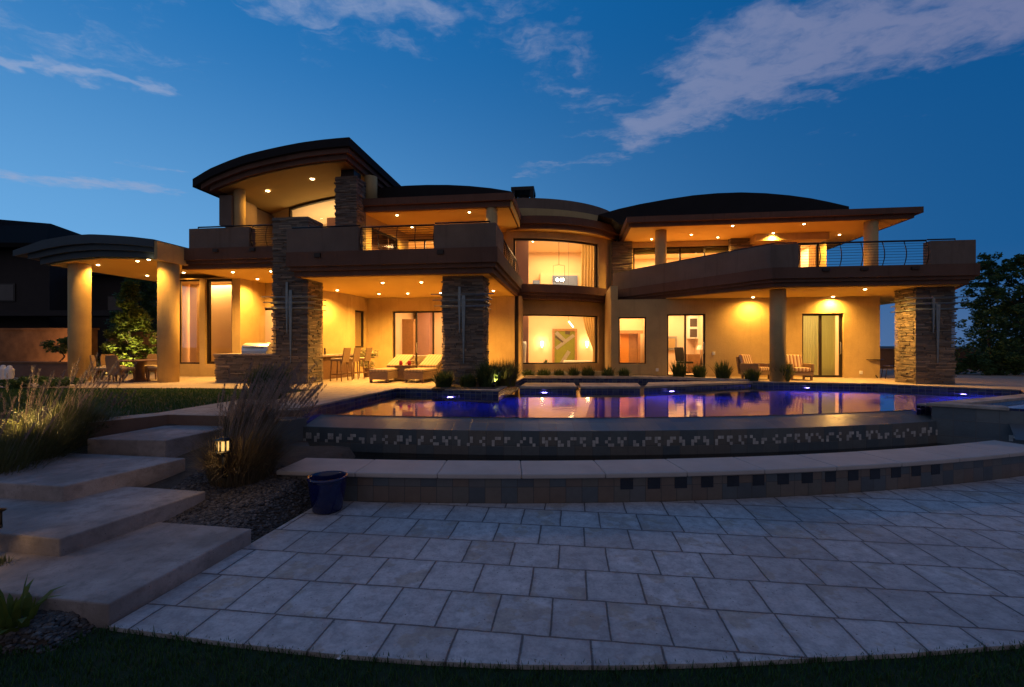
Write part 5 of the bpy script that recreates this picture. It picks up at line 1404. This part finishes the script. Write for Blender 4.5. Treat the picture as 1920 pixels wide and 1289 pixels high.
# small landscape lamps
def spotfix(x, y, z, energy, col, target, label, size=70):
    r = root('landscape_light', (x, y, z), label, 'garden light', absolute=True)
    d = (Vector(target)-Vector((x, y, z))).normalized()
    p = Vector((x, y, z+.12))
    m = MB(I3).tube([tuple(p-d*.09), tuple(p+d*.05)], .045, 10).tube([(x, y, z), tuple(p)], .01, 6); obj('housing', m, M['black'], r)
    m = MB(I3).tube([tuple(p+d*.051), tuple(p+d*.055)], .036, 10); ln = obj('lens', m, M['lens'], r)
    l = bpy.data.lights.new('spot_lamp', 'SPOT'); l.energy = energy; l.color = col; l.spot_size = R(size); l.spot_blend = .8; l.shadow_soft_size = .04
    lo = link(bpy.data.objects.new('spot_lamp', l)); lo.parent = ln; lo.rotation_euler = d.to_track_quat('-Z', 'Y').to_euler()
    lo.location = p+d*.09-WLOC[ln.name]
spotfix(xt+.25, yt-1.75, DK, 1300, (1.0, .78, .25), (xt, yt, DK+.9), 'small black spotlight at the foot of the glowing conical tree', 85)
spotfix(px2x(98, 16.95), 16.98, 1.2, 230, (1.0, .50, .18), (px2x(120, 18.4), 18.4, 1.9), 'small black spotlight in the planter aimed at the garden wall', 110)

def lantern(x, y, z, label, e):
    r = root('garden_lantern', (x, y, z), label, 'lantern', absolute=True)
    m = MB(I3).cyl(x, y, .022, z, z+.32, 10); obj('post', m, M['black'], r)
    zb_ = z+.32
    m = MB(I3).cyl(x, y, .06, zb_+.01, zb_+.125, 14); obj('glass', m, M['flame'], r)
    m = MB(I3).cyl(x, y, .085, zb_-.02, zb_+.006, 16)
    for i in range(8):
        a = 2*math.pi*i/8; m.tube([(x+.072*math.cos(a), y+.072*math.sin(a), zb_), (x+.072*math.cos(a), y+.072*math.sin(a), zb_+.13)], .012, 5)
    obj('cage', m, M['black'], r)
    m = MB(I3).cyl(x, y, .11, zb_+.131, zb_+.16, 16, .03); obj('cap', m, M['black'], r)
    l = bpy.data.lights.new('point_lamp', 'POINT'); l.energy = e; l.color = (1, .60, .2); l.shadow_soft_size = .05
    lo = link(bpy.data.objects.new('point_lamp', l)); lo.parent = r; lo.location = (0, -.15, .40)
yl = 5.45; lantern(px2x(420, yl), yl, 2-190/F*yl-.37, 'caged lantern glowing in the fountain grass beside the steps', 4)
lantern(px2x(-22, 3.95), 3.95, .10, 'caged lantern just past the left frame edge lighting a dry tuft', 2.5)

spotfix(px2x(-20, 6.6), 6.5, .55, 420, (1.0, .62, .2), (px2x(90, 6.6), 6.6, 1.2), 'small black spotlight hidden in the wispy grass at the left edge', 100)
spotfix(px2x(926, 12.2), 12.25, DK+.03, 60, (1.0, .70, .22), (px2x(946, 13.1), 13.1, 1.6), 'small black spotlight at the foot of the bushy grass right of the middle pillar', 80)
# blue pot, fallen petal
x, y = px2x(614, 5.52), 5.52
r = root('glazed_pot', (x, y, 0), 'empty cobalt blue glazed pot in front of the curved slate wall', 'pot', absolute=True)
m = MB(I3).lathe(x, y, [(.001, .002), (.155, .002), (.172, .02), (.200, .2), (.217, .36), (.216, .375), (.229, .385), (.234, .405), (.227, .42), (.212, .42), (.205, .40), (.19, .2), (.16, .05), (.001, .05)], 40); obj('pot_body', m, M['blueglaze'], r)
m = MB(I3).lathe(x, y, [(.001, .16), (.178, .16)], 30); obj('soil', m, M['soil'], r)
x, y = px2x(638, 2.86), 2.86
r = root('fallen_blossom', (x, y, .01), 'tiny white blossom lying on the dark front lawn', 'flower', absolute=True)
for i in range(4):
    a = i*1.7; m = MB(I3).poly([(x, y, .03), (x+.012*math.cos(a), y+.012*math.sin(a), .045), (x+.024*math.cos(a+.3), y+.024*math.sin(a+.3), .04), (x+.012*math.cos(a+.7), y+.012*math.sin(a+.7), .032)], [(0, 1, 2, 3)], raw=True); obj('petal', m, M['white'], r)

# ---------------------------------------------------------------- furniture
def place(x, y, z, rz, name, label, cat, group=None): return root(name, (x, y, z), label, cat, group, rz)
def dining_chair(r):
    m = MB(I3).box(-.24, .24, -.22, .24, .38, .44); obj('seat', m, M['wicker'], r, bevel=.015)
    m = MB(I3).prism([(-.235, -.21), (.235, -.21), (.235, .23), (-.235, .23)], .441, .49); obj('cushion', m, M['cushion'], r, bevel=.02)
    m = MB(I3); n = 7
    P = []
    for t, w_ in ((0, .22), (.5, .235), (.85, .225), (1, .19)):
        for s in (-1, 1):
            for d in (0, .045): P.append((s*w_, -.22-.10*t-d, .25+.62*t))
    m.poly(P, [(0, 2, 6, 4), (4, 6, 10, 8), (8, 10, 14, 12), (1, 5, 7, 3), (5, 9, 11, 7), (9, 13, 15, 11), (0, 4, 5, 1), (4, 8, 9, 5), (8, 12, 13, 9), (2, 3, 7, 6), (6, 7, 11, 10), (10, 11, 15, 14), (12, 14, 15, 13), (0, 1, 3, 2)], raw=True)
    obj('backrest', m, M['wicker'], r, bevel=.012)
    for sx in (-1, 1):
        for sy, s2 in ((.20, .02), (-.2, -.06)):
            m = MB(I3).poly([(sx*.2-.025, sy-.025, .38), (sx*.2+.025, sy-.025, .38), (sx*.2+.025, sy+.025, .38), (sx*.2-.025, sy+.025, .38),
                             (sx*.21-.016, sy+s2-.016, 0), (sx*.21+.016, sy+s2-.016, 0), (sx*.21+.016, sy+s2+.016, 0), (sx*.21-.016, sy+s2+.016, 0)],
                            [(0, 1, 2, 3), (4, 5, 6, 7), (0, 1, 5, 4), (1, 2, 6, 5), (2, 3, 7, 6), (3, 0, 4, 7)], raw=True); obj('leg', m, M['wood'], r)
tx, ty = px2x(262, 15.0), 15.0
ch = [(199, 14.55, 'wicker dining chair seen from behind, next to the left round column'), (229, 14.42, 'wicker dining chair seen from behind, right of its twin'),
      (283, 15.85, 'wicker dining chair at the far side of the table facing the pool'), (300, 15.0, 'wicker dining chair half hidden by the right round column'), (213, 15.6, 'wicker dining chair on the far left of the table, behind its twin')]
src = None
for px, y, lab in ch:
    x = px2x(px, y); rz = math.atan2(ty-y, tx-x)-math.pi/2
    if src is None:
        src = place(x, y, DK, rz, 'dining_chair', lab, 'chair', 'wicker chairs around the dining table'); dining_chair(src)
    else:
        c = copy_tree(src); c.location = (x, y, DK); c.rotation_euler = (0, 0, rz); c['label'] = lab
r = place(tx, ty, DK, 0, 'dining_table', 'round pedestal dining table under the dining pavilion', 'table')
m = MB(I3).cyl(0, 0, .68, .66, .70, 40); obj('tabletop', m, M['wood'], r, bevel=.01)
m = MB(I3).lathe(0, 0, [(.30, 0), (.28, .04), (.14, .12), (.12, .5), (.22, .65)], 20); obj('pedestal', m, M['wood'], r)
r = place(tx-.12, ty-.1, DK+.70, 0, 'footed_bowl', 'dark footed bowl standing on the dining table', 'bowl')
m = MB(I3).lathe(0, 0, [(.07, 0), (.02, .03), (.02, .07), (.09, .11), (.115, .16), (.10, .165), (.03, .12)], 20); obj('bowl', m, M['black'], r)

# grill island and grill
iv = 13.2; iu0, iu1 = U(404, iv), SP[0][0]-.03
r = root('grill_island', W((iu0+iu1)/2, iv+.4, DK), 'ledgestone grill island with stone counter left of the cross pillar', 'counter', absolute=True)
obj('stone_base', stone_block(iu0, iu1, iv, iv+.75, DK, 1.68, seed=21), M['stone'], r)
m = MB(W).box(iu0-.06, iu1, iv-.05, iv+.82, 1.682, 1.73); obj('countertop', m, M['travertine'], r, bevel=.008)
gu0, gu1 = U(459, iv+.2), U(505, iv+.2)
r = root('barbecue_grill', W((gu0+gu1)/2, iv+.4, 1.73), 'stainless built in barbecue grill on the stone island', 'grill', absolute=True)
m = MB(W).box(gu0, gu1, iv+.05, iv+.6, 1.731, 1.84); obj('body', m, M['steel'], r, bevel=.01)
m = MB(W)
n = 9; P = [(iv+.10+.5*i/(n-1), 1.842+.24*math.sin(math.pi*(.12+.80*i/(n-1)))**.55) for i in range(n)]
P = [(iv+.08, 1.842)]+P+[(iv+.62, 1.842)]
k = len(P); m.poly([(gu0-.02, b, z) for b, z in P]+[(gu1+.02, b, z) for b, z in P], [tuple(range(k)), tuple(range(k, 2*k))[::-1]]+[(i, (i+1) % k, k+(i+1) % k, k+i) for i in range(k)]); obj('hood', m, M['steel'], r)
m = MB(W).tube([(gu0+.08, iv+.02, 1.93), (gu1-.08, iv+.02, 1.93)], .014, 8); obj('handle', m, M['black'], r)

# bar counter with stools
r = root('bar_counter', W(-8.9, 15.6, DK), 'dark wooden bar counter against the brightly lit patio wall', 'counter', absolute=True)
m = MB(W).prism([(-9.0, 14.15), (-8.45, 14.15), (-8.2, 16.5), (-8.72, 16.6)], DK+.002, 1.62); obj('cabinet', m, M['wood'], r)
m = MB(W).prism([(-9.1, 14.05), (-8.3, 14.05), (-8.05, 16.62), (-8.70, 16.68)], 1.622, 1.68); obj('bar_top', m, M['travertine'], r)
x, y, _ = W(-8.5, 14.9); r = place(x, y, 1.68, 0, 'pepper_mill', 'small dark pepper mill standing on the bar counter', 'pepper mill')
m = MB(I3).lathe(0, 0, [(.045, 0), (.04, .1), (.025, .14), (.04, .2), (.001, .25)], 14); obj('mill', m, M['dark_panel'], r)
def stool(r):
    m = MB(I3).box(-.21, .21, -.2, .2, .66, .71); obj('seat', m, M['wicker'], r, bevel=.01)
    m = MB(I3).box(-.2, .2, -.19, .19, .711, .75); obj('cushion', m, M['cushion'], r, bevel=.015)
    m = MB(I3).poly([(s*.2, -.2-.08*t-d, .62+.48*t) for t in (0, 1) for s in (-1, 1) for d in (0, .035)], [(0, 2, 6, 4), (1, 5, 7, 3), (0, 4, 5, 1), (2, 3, 7, 6), (4, 6, 7, 5), (0, 1, 3, 2)], raw=True); obj('backrest', m, M['wicker'], r)
    for sx in (-1, 1):
        for sy in (-1, 1):
            m = MB(I3).tube([(sx*.18, sy*.17, .66), (sx*.2, sy*.2, 0)], [.022, .016], 8); obj('leg', m, M['wood'], r)
    m = MB(I3).tube([(-.19, .187, .22), (.19, .187, .22), (.19, -.187, .22), (-.19, -.187, .22), (-.19, .187, .22)], .012, 6); obj('footrest', m, M['wood'], r)
src = None
for px, y, lab in ((636, 15.1, 'wicker bar stool nearest the stone pillar'), (656, 15.65, 'middle wicker bar stool at the counter'), (678, 16.25, 'wicker bar stool nearest the potted white plant')):
    x = px2x(px, y)
    if src is None: src = place(x, y, DK, R(80), 'bar_stool', lab, 'bar stool', 'bar stools at the patio counter'); stool(src)
    else: c = copy_tree(src); c.location = (x, y, DK); c['label'] = lab
x, y = px2x(692, 17.0), 17.0
r = root('potted_plant', (x, y, DK), 'pale leafed potted plant at the wall between the stools and loungers', 'potted plant', absolute=True)
m = MB(I3).lathe(x, y, [(.16, DK+.002), (.22, DK+.3), (.23, DK+.34), (.2, DK+.33), (.001, DK+.3)], 20); obj('pot', m, M['brownwall'], r)
C = [(x+rng.uniform(-.28, .28), y+rng.uniform(-.2, .2), DK+.35+rng.uniform(0, .6)) for _ in range(16)]
V, F_ = leafcloud(C, [(.14, .14, .12)]*16, 900, .05); obj_np('foliage', V, F_, island('pale_leaf', [(.35, .33, .16), (.5, .45, .28), (.24, .26, .10)], .7, 0), r)

# chaise loungers (foot towards the pool) with a wicker table between
def lounger(r):
    m = MB(I3).prism([(-.33, 0), (.33, 0), (.33, 1.95), (-.33, 1.95)], .10, .34); obj('base', m, M['wicker'], r, bevel=.02)
    for sx in (-1, 1):
        for yy in (.06, 1.88):
            m = MB(I3).box(sx*.28-.035, sx*.28+.035, yy-.035, yy+.035, 0, .099); obj('leg', m, M['wood'], r)
    m = MB(I3).box(-.33, .33, -.01, 1.22, .341, .43); obj('mattress', m, M['striped_pale'], r, bevel=.035)
    m = MB(I3).poly([(s*.325, 1.10+.78*t-d*.3, .40+.36*t+d) for t in (0, 1) for s in (-1, 1) for d in (0, .11)], [(0, 2, 6, 4), (1, 5, 7, 3), (0, 4, 5, 1), (2, 3, 7, 6), (4, 6, 7, 5), (0, 1, 3, 2)], raw=True); obj('back_cushion', m, M['striped_pale'], r, bevel=.03)
    m = MB(I3).poly([(s*.30, 1.25+.66*t, .345+.34*t*d) for t in (0, 1) for s in (-1, 1) for d in (0, 1)], [(0, 2, 6, 4), (1, 5, 7, 3), (0, 4, 5, 1), (2, 3, 7, 6), (4, 6, 7, 5), (0, 1, 3, 2)], raw=True); obj('back_frame', m, M['wicker'], r)
y = 14.3; L1 = place(px2x(709, y), y, DK, R(-14), 'chaise_lounge', 'beige wicker chaise lounge nearest the bar stools', 'lounger', 'chaise lounges on the patio'); lounger(L1)
c = copy_tree(L1); c.location = (px2x(775, y), y, DK); c['label'] = 'beige wicker chaise lounge nearest the middle stone pillar'
y = 15.1; x = px2x(760, y)
r = place(x, y, DK, R(-8), 'side_table', 'square wicker side table between the two chaise lounges', 'side table')
m = MB(I3).box(-.26, .26, -.26, .26, .06, .50); obj('body', m, M['wicker'], r, bevel=.012)
m = MB(I3).box(-.29, .29, -.29, .29, .501, .53); obj('tabletop', m, M['wood'], r)
for dx, lab in ((-.13, 'red glass candle jar on the side table, on the bar side'), (.15, 'red glass candle jar on the side table, on the pillar side')):
    q = place(x+dx, y-.08, DK+.53, 0, 'candle_jar', lab, 'candle jar', 'red candle jars on the side table')
    m = MB(I3).lathe(0, 0, [(.05, 0), (.058, .02), (.058, .10), (.042, .125), (.042, .135)], 16); obj('jar', m, M['red'], q)
    m = MB(I3).lathe(0, 0, [(.046, .136), (.046, .152), (.001, .157)], 14); obj('lid', m, M['int_mauve'], q)

# armchairs under the right balcony
def armchair(r):
    m = MB(I3).box(-.36, .36, -.33, .33, .16, .30); obj('base', m, M['wicker'], r, bevel=.015)
    m = MB(I3).box(-.275, .275, -.30, .36, .301, .43); obj('seat_cushion', m, M['striped'], r, bevel=.04)
    m = MB(I3).poly([(s*.27, -.24-.14*t-d, .43+.42*t) for t in (0, 1) for s in (-1, 1) for d in (0, .12)], [(0, 2, 6, 4), (1, 5, 7, 3), (0, 4, 5, 1), (2, 3, 7, 6), (4, 6, 7, 5), (0, 1, 3, 2)], raw=True); obj('back_cushion', m, M['striped'], r, bevel=.04)
    m = MB(I3).poly([(s*.34, -.38-.10*t-d, .17+.60*t) for t in (0, 1) for s in (-1, 1) for d in (0, .05)], [(0, 2, 6, 4), (1, 5, 7, 3), (0, 4, 5, 1), (2, 3, 7, 6), (4, 6, 7, 5), (0, 1, 3, 2)], raw=True); obj('backrest', m, M['wicker'], r)
    for s in (-1, 1):
        m = MB(I3).box(s*.325-.045, s*.325+.045, -.36, .36, .301, .56); obj('armrest', m, M['wicker'], r, bevel=.03)
        for yy in (-.28, .28):
            m = MB(I3).box(s*.3-.03, s*.3+.03, yy-.03, yy+.03, 0, .159); obj('leg', m, M['wood'], r)
y = 15.6; A1 = place(px2x(1496, y), y, DK, R(170), 'armchair', 'striped wicker armchair right of the round column', 'armchair', 'striped armchairs under the right balcony'); armchair(A1)
c = copy_tree(A1); y = 15.9; c.location = (px2x(1417, y), y, DK); c.rotation_euler = (0, 0, R(205)); c['label'] = 'striped wicker armchair left of the round column, behind spiky grasses'
y = 16.6; r = place(px2x(1636, y), y, DK, 0, 'bistro_table', 'small dark metal bistro table by the right house corner', 'table')
m = MB(I3).cyl(0, 0, .33, .66, .68, 24); obj('tabletop', m, M['rail'], r)
m = MB(I3).tube([(0, 0, .66), (0, 0, .25), (.22, .1, 0)], .015, 6).tube([(0, 0, .25), (-.22, .1, 0)], .015, 6).tube([(0, 0, .25), (0, -.24, 0)], .015, 6); obj('stand', m, M['rail'], r)
y = 16.2; r = place(px2x(1669, y), y, DK, R(70), 'bistro_chair', 'small dark metal bistro chair beside the right stone pillar', 'chair')
m = MB(I3).cyl(0, 0, .2, .43, .45, 20); obj('seat', m, M['rail'], r)
for sx in (-1, 1):
    m = MB(I3).tube([(sx*.16, -.16, .43), (sx*.18, -.22, 0)], .011, 6); obj('leg', m, M['rail'], r)
    m = MB(I3).tube([(sx*.16, .14, .43), (sx*.18, .2, 0)], .011, 6); obj('leg', m, M['rail'], r)
m = MB(I3).tube([(-.16, -.16, .43), (-.15, -.22, .8), (0, -.24, .88), (.15, -.22, .8), (.16, -.16, .43)], .011, 6); obj('backrest', m, M['rail'], r)
# white garden ornaments at the far left
for px, y, lab in ((6, 15.6, 'white ribbed garden urn cut by the left frame edge'), (18, 15.3, 'white ribbed garden urn beside the low planter wall')):
    r = place(px2x(px, y), y, DK, 0, 'garden_urn', lab, 'urn', 'white urns at the far left')
    m = MB(I3).lathe(0, 0, [(.09, 0), (.12, .03), (.11, .1), (.125, .2), (.115, .3), (.13, .36), (.10, .40), (.07, .44), (.06, .49), (.02, .51)], 10); obj('urn_body', m, M['white'], r)

# ---------------------------------------------------------------- things inside the rooms
y = 25.3; xa, xb = px2x(1036, y), px2x(1082, y); zt_ = pz(617, y); xm = (xa+xb)/2
r = root('abstract_panel', (xm, y, 1.0), 'tall framed abstract panel of green and grey crossing bands in the living room', 'art panel', absolute=True)
m = MB(I3).box(xa, xa+.12, y, y+.12, DK+.02, zt_).box(xb-.12, xb, y, y+.12, DK+.02, zt_).box(xa+.121, xb-.121, y, y+.12, zt_-.12, zt_); obj('frame', m, M['int_wood'], r)
m = MB(I3).box(xa+.121, xb-.121, y+.05, y+.10, DK+.02, zt_-.121); obj('panel', m, M['green_panel'], r)
def strip2(p, q, w_, mat, yy):
    d = Vector((q[0]-p[0], q[1]-p[1])).normalized(); n = Vector((-d.y, d.x))*w_
    m = MB(I3).poly([(a[0]+s*n.x, yy+e, a[1]+s*n.y) for e in (0, .02) for a, s in ((p, 1), (q, 1), (q, -1), (p, -1))], [(0, 1, 2, 3), (4, 5, 6, 7), (0, 1, 5, 4), (1, 2, 6, 5), (2, 3, 7, 6), (3, 0, 4, 7)], raw=True)
    obj('band', m, M[mat], r)
zc2 = pz(642, y)
strip2((xa+.2, zt_-.2), (xm+.05, zc2+.02), .10, 'grey_panel', y+.028)
strip2((xa+.16, zt_-.42), (xm-.1, zc2), .05, 'dark_panel', y+.026)
strip2((xm+.03, zt_-.20), (xm+.30, zt_-.24), .09, 'dark_panel', y+.024)
strip2((xb-.17, zt_-.35), (xa+.2, zc2-.35), .09, 'grey_panel', y+.026)
strip2((xa+.45, DK+.1), (xm+.25, zc2-.50), .10, 'grey_panel', y+.03)
for px, lab in ((1016.5, 0), (1101, 1)):
    x = px2x(px, 25.3); z = pz(645, 25.3)
    m = MB(I3).lathe(x, 25.36, [(.02, z-.22), (.07, z-.1), (.10, z+.1), (.06, z+.14)], 14); o = obj('wall_sconce', m, M['sconce_glow'], LR)
    l = bpy.data.lights.new('sconce_lamp', 'POINT'); l.energy = 30; l.color = (1, .62, .27); l.shadow_soft_size = .1
    lo = link(bpy.data.objects.new('sconce_lamp', l)); lo.parent = o; lo.location = (0, -.22, .12)
def chandelier():
    y = 21.6; x = px2x(1048, y); z = pz(527, y)
    r = root('chandelier', (x, y, z), 'glowing cage chandelier hanging on long rods in the upper bay window', 'chandelier', absolute=True)
    m = MB(I3).tube([(x, y, z+.75), (x, y, 7.19)], .012, 6); obj('rod', m, M['rail'], r)
    m = MB(I3)
    for s in (-1, 1): m.tube([(x+s*.27, y, z-.05), (x+s*.27, y, z+.72), (x, y, z+.76)], .011, 6)
    m.tube([(x-.27, y, z-.05), (x+.27, y, z-.05)], .011, 6); obj('frame', m, M['rail'], r)
    for dx, s in ((-.08, .055), (.10, .042), (.2, .035)):
        m = MB(I3).lathe(x+dx, y, [(.001, z-.03), (s, z+.02), (s, z+.08), (.001, z+.13)], 12); obj('bulb', m, M['bulb'], r)
    l = bpy.data.lights.new('point_lamp', 'POINT'); l.energy = 90; l.color = (1, .66, .3); l.shadow_soft_size = .1
    lo = link(bpy.data.objects.new('point_lamp', l)); lo.parent = r; lo.location = (0, 0, .25)
chandelier()
y = 23; x = px2x(1068, y); r = root('pendant_light', (x, y, 6), 'slim twisted pendant light seen in the lower bay window', 'pendant light', absolute=True)
m = MB(I3).tube([(px2x(1066, y), y, pz(603, y)), (px2x(1075, y), y, pz(614, y))], .035, 8); obj('glass_tube', m, M['sconce_glow'], r)
m = MB(I3).tube([(px2x(1066, y), y, pz(603, y)), (px2x(1066, y), y, 7.19)], .006, 5); obj('cord', m, M['rail'], r)
def drape(name, xL, xR, y0, y1, zt, zb, mat, label, tie=None, waves=9, amp=.05):
    """pleated curtain between two plan points, optionally gathered to one side at the height tie"""
    n = waves*8; zs = np.linspace(zt, zb, 18); V, F_ = [], []
    for z in zs:
        for i in range(n+1):
            s = i/n
            if tie:
                k = np.clip((zt-z)/(zt-tie), 0, 1); k = k**1.6 if z > tie else 1.0
                left = 0+.62*k if z > tie else .62-.04*min(1, (tie-z)/1.0)
                sx = left+(1-left)*s
            else: sx = s
            V.append((xL+(xR-xL)*sx, y0+(y1-y0)*sx+amp*math.sin(2*math.pi*waves*s+.6*math.sin(z*1.7)), z))
    w_ = n+1
    F_ = [(j*w_+i, j*w_+i+1, (j+1)*w_+i+1, (j+1)*w_+i) for j in range(len(zs)-1) for i in range(n)]
    o = obj_np(name, np.array(V), F_, mat); tag(o, label, 'curtain')
    for p in o.data.polygons: p.use_smooth = True
    return o
drape('curtain', px2x(1089, 21.4), px2x(1128, 21.8), 21.25, 21.75, 7.0, 4.62, 'curtain_gold', 'long gold curtain at the right of the upper bay window', waves=7)
drape('curtain', px2x(1091, 21.4), px2x(1124, 21.8), 21.25, 21.75, pz(589, 21.4), DK+.05, 'curtain_gold', 'gold curtain tied back at the right of the lower bay window', tie=pz(655, 21.4), waves=7)
a = W(cd0+.06, 18.42); b = W(U(1534, 18.4), 18.42); c_ = W(U(1537, 18.4), 18.42); d_ = W(cd1-.08, 18.42)
drape('curtain', a[0], b[0], a[1], b[1], cz+.12, DK+.03, 'curtain_green', 'sage green curtain filling the left pane of the right sliding door', waves=8, amp=.045)
drape('curtain', c_[0], d_[0], c_[1], d_[1], cz+.12, DK+.03, 'curtain_green', 'sage green curtain filling the right pane of the right sliding door', waves=9, amp=.045)
a = W(U(1516, 22.4), 22.4); b = W(U(1534, 22.4), 22.4)
drape('curtain', a[0], b[0], a[1], b[1], 6.55, 4.4, 'curtain_gold', 'gold curtain in the narrow upper door behind the right balcony', waves=5, amp=.04)
y = 20.9; x = px2x(977, 21.2)
r = root('tall_vase', (x, 20.75, DK), 'tall cream tapering vase before the mauve column in the living room', 'vase', absolute=True)
m = MB(I3).lathe(x, 20.75, [(.12, DK+.01), (.2, 1.2), (.235, 2.0), (.22, 2.18), (.17, 2.18), (.15, 2.0)], 24); obj('vase_body', m, M['white'], r)
x0_, x1_ = px2x(1058, 23.5), px2x(1109, 23.5)
r = root('console_table', ((x0_+x1_)/2, 23.5, DK), 'long pale console table before the abstract panel in the living room', 'console table', absolute=True)
m = MB(I3).box(x0_, x1_, 23.3, 23.8, 1.12, 1.22); obj('tabletop', m, M['white'], r)
for x in (x0_+.1, x1_-.1): m = MB(I3).box(x-.05, x+.05, 23.4, 23.7, DK+.01, 1.119); obj('leg', m, M['white'], r)
x, y = px2x(1024, 21.6), 21.6
tuft('indoor_plant', 'small green strap leaf plant inside the lower bay window', 'potted plant', x, y, DK+.2, .2, .42, 70, 'spiky', w=.014, spread=.6)
r = root('framed_picture', W(U(1262, 21.2), 21.3, 2.4), 'framed picture hanging on the office wall behind the glass door', 'picture', absolute=True)
a, b = U(1251, 21.2), U(1270, 21.2); z0_, z1_ = ZZ(1260, 657, 21.2), ZZ(1260, 631, 21.2)
m = MB(W).box(a-.02, b, 21.28, 21.33, z0_, z1_); obj('frame', m, M['grey_panel'], r)
m = MB(W).box(a+.06, b-.08, 21.26, 21.279, z0_+.1, z1_-.1); obj('print', m, M['curtain_gold'], r)
x, y, _ = W(U(1284, 20.0), 20.0)
r = place(x, y, DK, R(200), 'office_chair', 'dark high backed office chair behind the glass office door', 'chair')
m = MB(I3).box(-.25, .25, -.25, .25, .42, .5); obj('seat', m, M['black'], r, bevel=.03)
m = MB(I3).poly([(s*.23, -.24-.1*t-d, .5+.6*t) for t in (0, 1) for s in (-1, 1) for d in (0, .07)], [(0, 2, 6, 4), (1, 5, 7, 3), (0, 4, 5, 1), (2, 3, 7, 6), (4, 6, 7, 5), (0, 1, 3, 2)], raw=True); obj('backrest', m, M['black'], r, bevel=.04)
m = MB(I3).cyl(0, 0, .03, .05, .42, 10).box(-.28, .28, -.03, .03, .01, .05).box(-.03, .03, -.28, .28, .051, .08); obj('stand', m, M['black'], r)
x, y, _ = W(U(1313, 20.3), 20.3)
r = place(x, y, 1.62, 0, 'desk_lamp', 'white desk lamp on the office desk', 'lamp')
m = MB(I3).cyl(0, 0, .02, .0, .2, 10); obj('stand', m, M['white'], r)
m = MB(I3).lathe(0, 0, [(.16, .2), (.1, .38)], 16); obj('lamp_shade', m, M['white'], r)
x, y, _ = W(U(758, 22.2), 22.2)
r = root('indoor_plant', (x, y, DK), 'bushy potted plant behind the left patio sliding door', 'potted plant', absolute=True)
m = MB(I3).lathe(x, y, [(.18, DK+.003), (.26, DK+.45), (.001, DK+.44)], 18); obj('pot', m, M['int_mauve'], r)
C = [(x+rng.uniform(-.25, .25), y+rng.uniform(-.2, .2), DK+.5+rng.uniform(0, .75)) for _ in range(12)]
V, F_ = leafcloud(C, [(.18, .18, .15)]*12, 700, .07); obj_np('foliage', V, F_, 'leaf', r)
r = root('framed_picture', W(U(755, 23.4), 23.6, 2), 'small white framed picture on the wall behind the patio sliding door', 'picture', absolute=True)
a, b = U(752, 23.6), U(759, 23.6); m = MB(W).box(a, b, 23.62, 23.7, ZZ(755, 658, 23.6), ZZ(755, 638, 23.6)); obj('frame', m, M['white'], r)
m = MB(W).box(a+.06, b-.06, 23.60, 23.619, ZZ(755, 655, 23.6), ZZ(755, 641, 23.6)); obj('print', m, M['green_panel'], r)
r = root('sofa', W(U(803, 20.2), 20.2, DK), 'tan upholstered sofa back just inside the patio sliding door', 'sofa', absolute=True)
a, b = U(768, 20.0), U(850, 20.0)
m = MB(W).box(a, b, 20.0, 20.25, DK+.06, 1.55); obj('backrest', m, M['cushion'], r, bevel=.05)
m = MB(W).box(a, b, 20.26, 20.95, DK+.06, 1.25); obj('seat', m, M['cushion'], r, bevel=.05)
